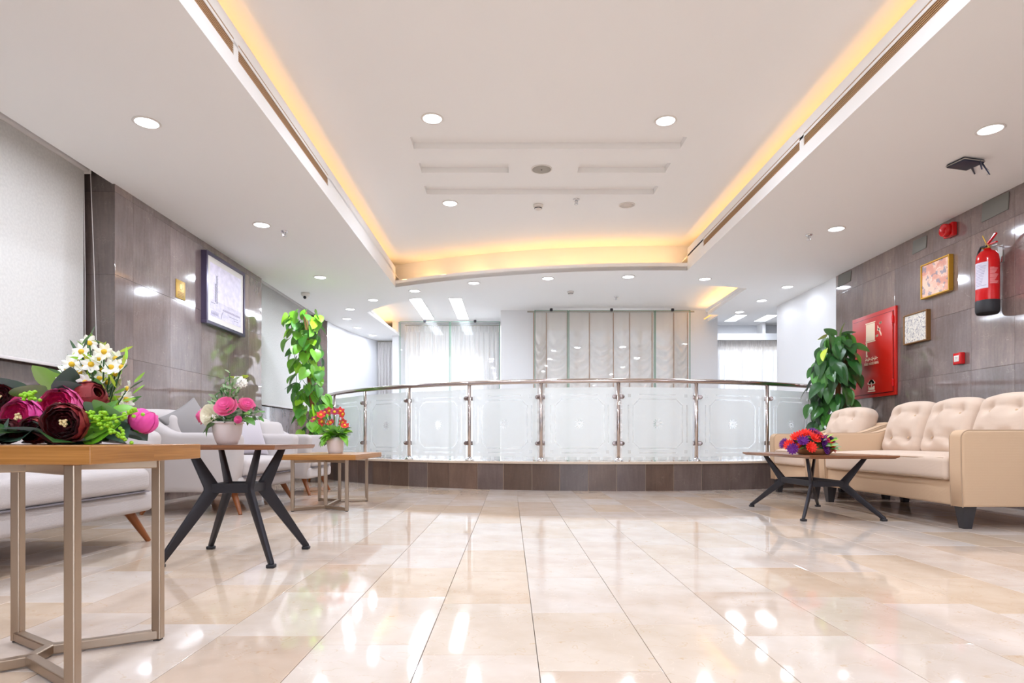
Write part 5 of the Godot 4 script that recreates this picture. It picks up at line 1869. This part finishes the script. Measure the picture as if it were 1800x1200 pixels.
func wall_things() -> void:
	# roller blinds in the left recesses
	for q in [[2.55, 4.955, 1.11, "large white roller blind on the left wall nearest the viewer", true], [8.02, 10.6, 1.04, "white roller blind beyond the marble pier behind the tall plant", false]]:
		var len: float = q[1] - q[0]
		var mid: float = (q[0] + q[1]) * 0.5
		var t := thing("roller_blind", q[3], "blind", V(-3.38, 0, mid), 0.0, "roller blinds on the left wall")
		var h: float = 2.70 - q[2]
		part("fabric", MB.new().box(Vector3(0, q[2] + h / 2, 0), Vector3(0.002, h, len)).mesh(), M.blind, t)
		part("bottom_bar", MB.new().rbox(Vector3(0, q[2], 0), Vector3(0.012, 0.024, len), 0.005, 2).mesh(), M.tube_white, t)
		part("roller", MB.new().tube([Vector3(0.022, 2.70, -len / 2), Vector3(0.022, 2.70, len / 2)], 0.026, 16).mesh(), M.tube_white, t)
		part("bracket", MB.new().rbox(Vector3(0.02, 2.70, -len / 2 - 0.008), Vector3(0.07, 0.07, 0.012), 0.004, 1).mesh(), M.off_white, t)
		for z in [-len / 2 - 0.004, -len / 2 - 0.016]:
			var pts := [Vector3(0.0 if z > -len / 2 - 0.01 else 0.045, 2.69, z), Vector3(0.01 if z > -len / 2 - 0.01 else 0.075, 1.9, z), Vector3(0.01 if z > -len / 2 - 0.01 else 0.10, 1.10, z)]
			part("chain", MB.new().tube(pts, 0.0028, 6).mesh(), M.tube_white, t)
	framed("framed misty winter landscape on the left marble wall", V(LX, 2.125, 6.855), 1.0, 0.93, 0.745, 0.06, 0.035, M.violet_frame, picture_landscape(), 0.06)
	framed("gold framed abstract picture in pink and blue on the right wall", V(RX, 2.10, 5.96), -1.0, 0.40, 0.335, 0.045, 0.014, M.gold_frame, picture_abstract(rgb(238, 200, 178), rgb(214, 150, 130), rgb(140, 136, 150), 80, 0.007), 0.0)
	framed("bronze framed grey floral picture below the gold framed one", V(RX, 1.675, 6.25), -1.0, 0.36, 0.30, 0.045, 0.012, M.bronze_frame, picture_abstract(rgb(222, 214, 200), rgb(196, 190, 184), rgb(120, 116, 124), 85, 0.022), 0.0)
	# small brass plaque
	var t := thing("wall_plaque", "small brass plaque with faint lettering left of the winter picture", "sign", V(LX, 1.99, 5.99), PI / 2)
	part("plate", MB.new().rbox(Vector3(0, 0, 0.004), Vector3(0.165, 0.175, 0.008), 0.002, 1).mesh(), M.brass, t)
	var ring := MB.new()
	for k in 24:
		var a := TAU * k / 24.0
		ring.box(Vector3(cos(a) * 0.03, 0.03 + sin(a) * 0.03, 0.0085), Vector3(0.005, 0.005, 0.001))
	for k in 4: ring.box(Vector3(0, -0.025 - 0.014 * k, 0.0085), Vector3(0.11 - 0.015 * (k % 2), 0.005, 0.001))
	part("engraving", ring.mesh(), M.bronze_frame, t)
	# fire hose cabinet
	t = thing("hose_cabinet", "red fire hose cabinet with cream markings on the right marble wall", "fire cabinet", V(RX - 0.003, 1.50, 7.0), -PI / 2)
	var w := 0.83
	var h := 0.94
	part("body", MB.new().rbox(Vector3(0, 0, 0.012), Vector3(w, h, 0.024), 0.003, 1).mesh(), M.red_paint, t)
	var door := part("door", MB.new().rbox(Vector3(0, -0.005, 0.030), Vector3(w - 0.07, h - 0.09, 0.014), 0.003, 1).mesh(), M.red_paint, t)
	var gap := MB.new()
	for q in [[0.0, h / 2 - 0.046, w - 0.06, 0.006], [0.0, -h / 2 + 0.036, w - 0.06, 0.006], [w / 2 - 0.031, 0.0, 0.006, h - 0.08], [-w / 2 + 0.031, 0.0, 0.006, h - 0.08]]:
		gap.box(Vector3(q[0], q[1], 0.0245), Vector3(q[2], q[3], 0.002))
	part("door_gap", gap.mesh(), M.petal_maroon, t)
	for y in [0.33, -0.34]:
		part("hinge", MB.new().rbox(Vector3(w / 2 - 0.03, y, 0.034), Vector3(0.022, 0.08, 0.016), 0.005, 2).mesh(), M.red_gloss, t)
	# markings: hose drum with hanging hose, jet, two lines of writing, emblem
	var k := MB.new()
	k.box(Vector3(-0.02, 0.26, 0.0378), Vector3(0.17, 0.19, 0.0014))
	k.box(Vector3(-0.02, 0.365, 0.0378), Vector3(0.19, 0.012, 0.0014))
	k.box(Vector3(-0.02, 0.155, 0.0378), Vector3(0.19, 0.012, 0.0014))
	k.box(Vector3(-0.095, 0.08, 0.0378), Vector3(0.02, 0.15, 0.0014))
	k.box(Vector3(-0.09, -0.0, 0.0378), Vector3(0.03, 0.02, 0.0014))
	for i in 9:
		k.box(Vector3(0.095 + 0.011 * i, 0.20 + 0.022 * i - 0.02 * (i % 3), 0.0378), Vector3(0.02 + 0.012 * (i % 2), 0.022, 0.0014))
		k.box(Vector3(0.12 + 0.008 * i, 0.30 - 0.012 * i, 0.0378), Vector3(0.008, 0.03, 0.0014))
	part("hose_symbol", k.mesh(), M.print_cream, door)
	k = MB.new()
	# flowing script of the upper line
	for i in 11:
		var x := -0.11 + 0.022 * i
		k.box(Vector3(x, -0.045 + 0.006 * sin(i * 2.1), 0.0378), Vector3(0.019, 0.011, 0.0014))
		if i % 3 != 1: k.box(Vector3(x + 0.004, -0.030, 0.0378), Vector3(0.006, 0.026 - 0.01 * (i % 2), 0.0014))
		if i % 2 == 0: k.box(Vector3(x, -0.063, 0.0378), Vector3(0.007, 0.007, 0.0014))
	part("script_line", k.mesh(), M.print_cream, door)
	k = MB.new()
	for i in 14:
		var a := PI * i / 13.0
		k.box(Vector3(cos(a) * 0.035, -0.315 + sin(a) * 0.03, 0.0378), Vector3(0.04, 0.022, 0.0014))
	k.box(Vector3(0, -0.310, 0.0378), Vector3(0.14, 0.02, 0.0014))
	k.box(Vector3(0, -0.338, 0.0378), Vector3(0.012, 0.03, 0.0014))
	k.box(Vector3(-0.05, -0.365, 0.0378), Vector3(0.012, 0.05, 0.0014))
	k.box(Vector3(0.0, -0.372, 0.0378), Vector3(0.12, 0.03, 0.0014))
	k.box(Vector3(0.045, -0.352, 0.0378), Vector3(0.03, 0.012, 0.0014))
	k.box(Vector3(0.0, -0.402, 0.0378), Vector3(0.14, 0.012, 0.0014))
	part("emblem", k.mesh(), M.print_cream, door)
	letters(door, "FIRE HOSE REEL", 0.038, Transform3D(Basis.IDENTITY, Vector3(0, -0.092, 0.0378)), M.print_cream)
	# extinguisher on its bracket
	t = thing("fire_extinguisher", "red fire extinguisher with black base hanging on the right wall", "fire extinguisher", V(3.965, 1.60, 5.20), -PI / 2)
	var R := 0.083
	part("cylinder", MB.new().lathe(Vector3.ZERO, [Vector2(R - 0.002, 0.10), Vector2(R, 0.11), Vector2(R, 0.44), Vector2(R * 0.93, 0.485), Vector2(R * 0.7, 0.515), Vector2(0.03, 0.53), Vector2(0.022, 0.545), Vector2(0, 0.545), Vector2(0, 0.10), Vector2(R - 0.002, 0.10)], 36).mesh(), M.red_gloss, t)
	part("base_ring", MB.new().lathe(Vector3.ZERO, [Vector2(0, 0.012), Vector2(0.066, 0.012), Vector2(0.074, 0.0), Vector2(R - 0.002, 0.012), Vector2(R + 0.002, 0.03), Vector2(R + 0.002, 0.108), Vector2(R - 0.001, 0.112), Vector2(0, 0.112)], 36).mesh(), M.black_rubber, t)
	var valve := part("valve", MB.new().lathe(Vector3.ZERO, [Vector2(0, 0.54), Vector2(0.018, 0.54), Vector2(0.018, 0.575), Vector2(0.012, 0.585), Vector2(0, 0.585)], 14).mesh(), M.brass, t)
	part("gauge", MB.new().lathe(Vector3(-0.03, 0.56, 0.01), [Vector2(0, 0.012), Vector2(0.014, 0.008), Vector2(0.014, -0.008), Vector2(0, -0.012)], 12).mesh(), M.brass, valve)
	part("lever", MB.new().bar(Vector3(0.0, 0.58, 0), Vector3(0.095, 0.645, 0), 0.018, 0.014).mesh(), M.red_gloss, t)
	part("handle", MB.new().bar(Vector3(0.0, 0.572, 0), Vector3(0.10, 0.572, 0), 0.018, 0.010).mesh(), M.red_gloss, t)
	part("safety_pin", MB.new().tube([Vector3(0.0, 0.59, 0.012), Vector3(-0.035, 0.66, 0.014)], 0.0035, 6).mesh(), M.yellow_eye, t)
	var hose := []
	for i in 13:
		var s := i / 12.0
		hose.append(Vector3(0.03 - 0.125 * sin(minf(s * 2.2, 1.0) * PI / 2), 0.555 + 0.02 * sin(s * PI) - 0.46 * maxf(0.0, s - 0.18), 0.03 - 0.03 * s))
	part("hose", MB.new().tube(hose, 0.009, 8).mesh(), M.black_rubber, t)
	part("nozzle", MB.new().tube([Vector3(-0.095, 0.16, 0), Vector3(-0.095, 0.05, 0)], [0.011, 0.017], 10).mesh(), M.black_rubber, t)
	var br := MB.new()
	br.box(Vector3(0.0, 0.50, -0.108), Vector3(0.05, 0.14, 0.006))
	br.box(Vector3(0.02, 0.553, -0.06), Vector3(0.012, 0.012, 0.10))
	br.box(Vector3(0.05, 0.553, -0.012), Vector3(0.09, 0.008, 0.01))
	part("wall_bracket", br.mesh(), M.chrome, t)
	# paper label and printed instructions wrap the cylinder
	var lab := Image.create(128, 192, false, Image.FORMAT_RGB8)
	lab.fill(Color(0.86, 0.84, 0.9))
	for i in 15:
		lab.fill_rect(Rect2i(16, 16 + i * 11, 60 + (i * 37) % 40, 3), Color(0.58, 0.56, 0.68))
	var red := Image.create(128, 192, false, Image.FORMAT_RGB8)
	red.fill(rgb(196, 18, 24))
	for i in 17:
		red.fill_rect(Rect2i(8, 6 + i * 11, 50 + (i * 53) % 62, 4), Color(0.93, 0.72, 0.72))
	for q in [["paper_label", lab, -0.35, 0.98, 0.205, 0.42], ["printed_panel", red, 1.05, 2.0, 0.235, 0.375]]:
		var f := func(a: float, b: float) -> Vector3:
			var an := lerpf(q[2], q[3], a)
			return Vector3(sin(an) * (R + 0.0012), lerpf(q[5], q[4], b), cos(an) * (R + 0.0012))
		var lm := mat(q[0], Color.WHITE, 0.5)
		lm.albedo_texture = tex(q[1])
		part(q[0], MB.new().surf(f, 14, 2).mesh(), lm, t)
	# alarm sounder and call point
	t = thing("alarm_sounder", "red alarm sounder on the right wall below the ceiling", "alarm", V(RX, 2.487, 5.77), -PI / 2)
	part("back_box", MB.new().rbox(Vector3(0, 0, 0.025), Vector3(0.125, 0.125, 0.05), 0.012, 2).mesh(), M.red_gloss, t)
	var horn := MB.new()
	horn.xf = Transform3D(Basis(Vector3.RIGHT, PI / 2), Vector3(0, 0, 0.05))
	horn.lathe(Vector3.ZERO, [Vector2(0, 0.02), Vector2(0.018, 0.022), Vector2(0.022, 0.012), Vector2(0.046, 0.042), Vector2(0.056, 0.042), Vector2(0.058, 0.02), Vector2(0.06, 0.0), Vector2(0, 0.0)], 28)
	part("horn", horn.mesh(), M.red_gloss, t)
	t = thing("call_point", "small red manual call point low on the right wall", "alarm", V(RX, 1.29, 5.66), -PI / 2)
	part("housing", MB.new().rbox(Vector3(0, 0, 0.022), Vector3(0.10, 0.105, 0.044), 0.008, 2).mesh(), M.red_gloss, t)
	part("push_plate", MB.new().rbox(Vector3(0, 0, 0.045), Vector3(0.062, 0.055, 0.004), 0.002, 1).mesh(), M.off_white, t)
	var mk := MB.new()
	mk.box(Vector3(0, 0, 0.0475), Vector3(0.03, 0.004, 0.001))
	mk.box(Vector3(0, 0.012, 0.0475), Vector3(0.04, 0.004, 0.001))
	part("push_mark", mk.mesh(), M.speaker_grey, t)
	# grey repair patches under the ceiling
	for q in [[5.41, 5.11, 2.435, 2.595, "large grey repair patch under the ceiling on the right wall"], [6.34, 6.12, 2.43, 2.565, "middle grey repair patch beside the alarm sounder"], [7.78, 7.48, 2.45, 2.59, "small grey repair patch at the far end of the marble wall"]]:
		var cx := V(RX, (q[2] + q[3]) * 0.5, (q[0] + q[1]) * 0.5)
		t = thing("wall_patch", q[4], "patch", cx, -PI / 2, "grey repair patches")
		var ww: float = q[0] - q[1]
		var hh: float = q[3] - q[2]
		var pm := MB.new()
		pm.prism(PackedVector2Array([Vector2(-ww / 2, -hh / 2), Vector2(ww / 2 - 0.012, -hh / 2 + 0.008), Vector2(ww / 2, hh / 2 - 0.01), Vector2(-ww / 2 + 0.015, hh / 2)]), 0.008, 0.001, 1)
		part("sheet", pm.mesh(), M.patch_grey, t, Transform3D(Basis.IDENTITY, Vector3(0, 0, 0.005)))

func sprinkler(px: float, py: float, y: float, label: String) -> void:
	var d := (y - EYE) * 1100.0 / (772.0 - py)
	var t := thing("sprinkler", label, "sprinkler", V((px - 897.0) * d / 1100.0, y, d), 0.0, "ceiling sprinklers")
	part("rosette", MB.new().lathe(Vector3.ZERO, [Vector2(0, 0), Vector2(0.036, 0), Vector2(0.03, -0.012), Vector2(0, -0.014)], 18).mesh(), M.chrome, t)
	part("stem", MB.new().tube([Vector3(0, -0.01, 0), Vector3(0, -0.045, 0)], 0.009, 8).mesh(), M.chrome, t)
	part("deflector", MB.new().lathe(Vector3.ZERO, [Vector2(0, -0.048), Vector2(0.02, -0.048), Vector2(0.02, -0.053), Vector2(0, -0.056)], 14).mesh(), M.chrome, t)
	for s in [-1.0, 1.0]:
		part("yoke_arm", MB.new().tube([Vector3(s * 0.011, -0.012, 0), Vector3(s * 0.014, -0.03, 0), Vector3(s * 0.004, -0.048, 0)], 0.0025, 5).mesh(), M.chrome, t)

func detector(px: float, py: float, y: float, label: String) -> void:
	var d := (y - EYE) * 1100.0 / (772.0 - py)
	var t := thing("smoke_detector", label, "smoke detector", V((px - 897.0) * d / 1100.0, y, d), 0.0, "smoke detectors")
	part("base", MB.new().lathe(Vector3.ZERO, [Vector2(0, 0), Vector2(0.052, 0), Vector2(0.052, -0.018), Vector2(0.046, -0.022), Vector2(0, -0.022)], 24).mesh(), M.off_white, t)
	part("chamber", MB.new().lathe(Vector3.ZERO, [Vector2(0, -0.02), Vector2(0.04, -0.021), Vector2(0.038, -0.045), Vector2(0.026, -0.052), Vector2(0, -0.052)], 24).mesh(), M.off_white, t)
	part("vent_band", MB.new().lathe(Vector3.ZERO, [Vector2(0.0385, -0.034), Vector2(0.0405, -0.034), Vector2(0.0402, -0.041), Vector2(0.038, -0.041)], 24).mesh(), M.black_metal, t)

func ceiling_things() -> void:
	sprinkler(500.0, 406.0, LOW, "chrome sprinkler in the left ceiling beside the second downlight")
	sprinkler(1013.0, 350.0, HIGH, "chrome sprinkler in the high ceiling behind the grooves")
	sprinkler(1422.0, 412.0, LOW, "chrome sprinkler in the right ceiling")
	sprinkler(1083.0, 521.0, VOIDC, "small sprinkler over the void before the festoon blind")
	detector(946.0, 360.0, HIGH, "white smoke detector in the high ceiling behind the speaker")
	detector(1003.0, 512.0, VOIDC, "white smoke detector over the void")
	# round ceiling speaker
	var d := 2651.0 / (772.0 - 297.0)
	var t := thing("ceiling_speaker", "round grey speaker grille in the middle of the high ceiling", "speaker", V((952.0 - 897.0) * d / 1100.0, HIGH, d))
	part("rim", MB.new().lathe(Vector3.ZERO, [Vector2(0.084, 0), Vector2(0.094, 0), Vector2(0.094, -0.005), Vector2(0.084, -0.006), Vector2(0.084, 0)], 32).mesh(), M.off_white, t)
	part("grille", MB.new().lathe(Vector3.ZERO, [Vector2(0, -0.007), Vector2(0.05, -0.006), Vector2(0.085, -0.004), Vector2(0.085, 0), Vector2(0, 0)], 32).mesh(), M.speaker_grey, t)
	part("badge", MB.new().box(Vector3(0, -0.008, 0), Vector3(0.012, 0.002, 0.012)).mesh(), M.black_metal, t)
	# dome camera
	d = 2244.0 / (772.0 - 515.0)
	t = thing("dome_camera", "small white dome camera in the left ceiling", "camera", V((537.0 - 897.0) * d / 1100.0, LOW, d))
	part("housing", MB.new().lathe(Vector3.ZERO, [Vector2(0, 0), Vector2(0.058, 0), Vector2(0.058, -0.03), Vector2(0.045, -0.042), Vector2(0, -0.042)], 24).mesh(), M.off_white, t)
	var ball := MB.new()
	var prof := []
	for k in 9:
		var a := PI * k / 8.0
		prof.append(Vector2(0.036 * sin(a), -0.05 + 0.036 * cos(a)))
	ball.lathe(Vector3.ZERO, prof, 18)
	part("eyeball", ball.mesh(), M.off_white, t)
	var lens := MB.new()
	lens.xf = Transform3D(Basis(Vector3.RIGHT, PI / 2 + 0.5), Vector3(0, -0.052, 0.004))
	lens.lathe(Vector3.ZERO, [Vector2(0, 0.034), Vector2(0.02, 0.034), Vector2(0.021, 0.025), Vector2(0, 0.024)], 16)
	part("lens", lens.mesh(), M.black_rubber, t)
	# wireless router stuck to the ceiling
	d = 4.6
	t = thing("wireless_router", "dark flat wireless router with antennas on the right ceiling", "router", V(3.345, LOW, d), 0.25)
	part("body", MB.new().rbox(Vector3(0, -0.016, 0), Vector3(0.19, 0.026, 0.145), 0.008, 2).mesh(), M.dark_plastic, t)
	part("edge_band", MB.new().rbox(Vector3(0, -0.017, 0), Vector3(0.196, 0.006, 0.151), 0.003, 1).mesh(), M.speaker_grey, t)
	for q in [[Vector3(0.095, -0.016, -0.03), Vector3(0.26, -0.005, -0.14)], [Vector3(0.05, -0.02, 0.07), Vector3(-0.02, -0.115, 0.14)], [Vector3(0.095, -0.02, 0.05), Vector3(0.09, -0.13, 0.11)]]:
		part("antenna", MB.new().tube([q[0], q[1]], [0.008, 0.005], 8, true, 0.6).mesh(), M.dark_plastic, t)
	var cab := []
	for k in 12:
		var s := k / 11.0
		cab.append(Vector3(0.10 + 0.05 * sin(s * PI), -0.02 - 0.10 * s, 0.03 + 0.05 * s))
	part("cable", MB.new().tube(cab, 0.0025, 5).mesh(), M.speaker_grey, t)
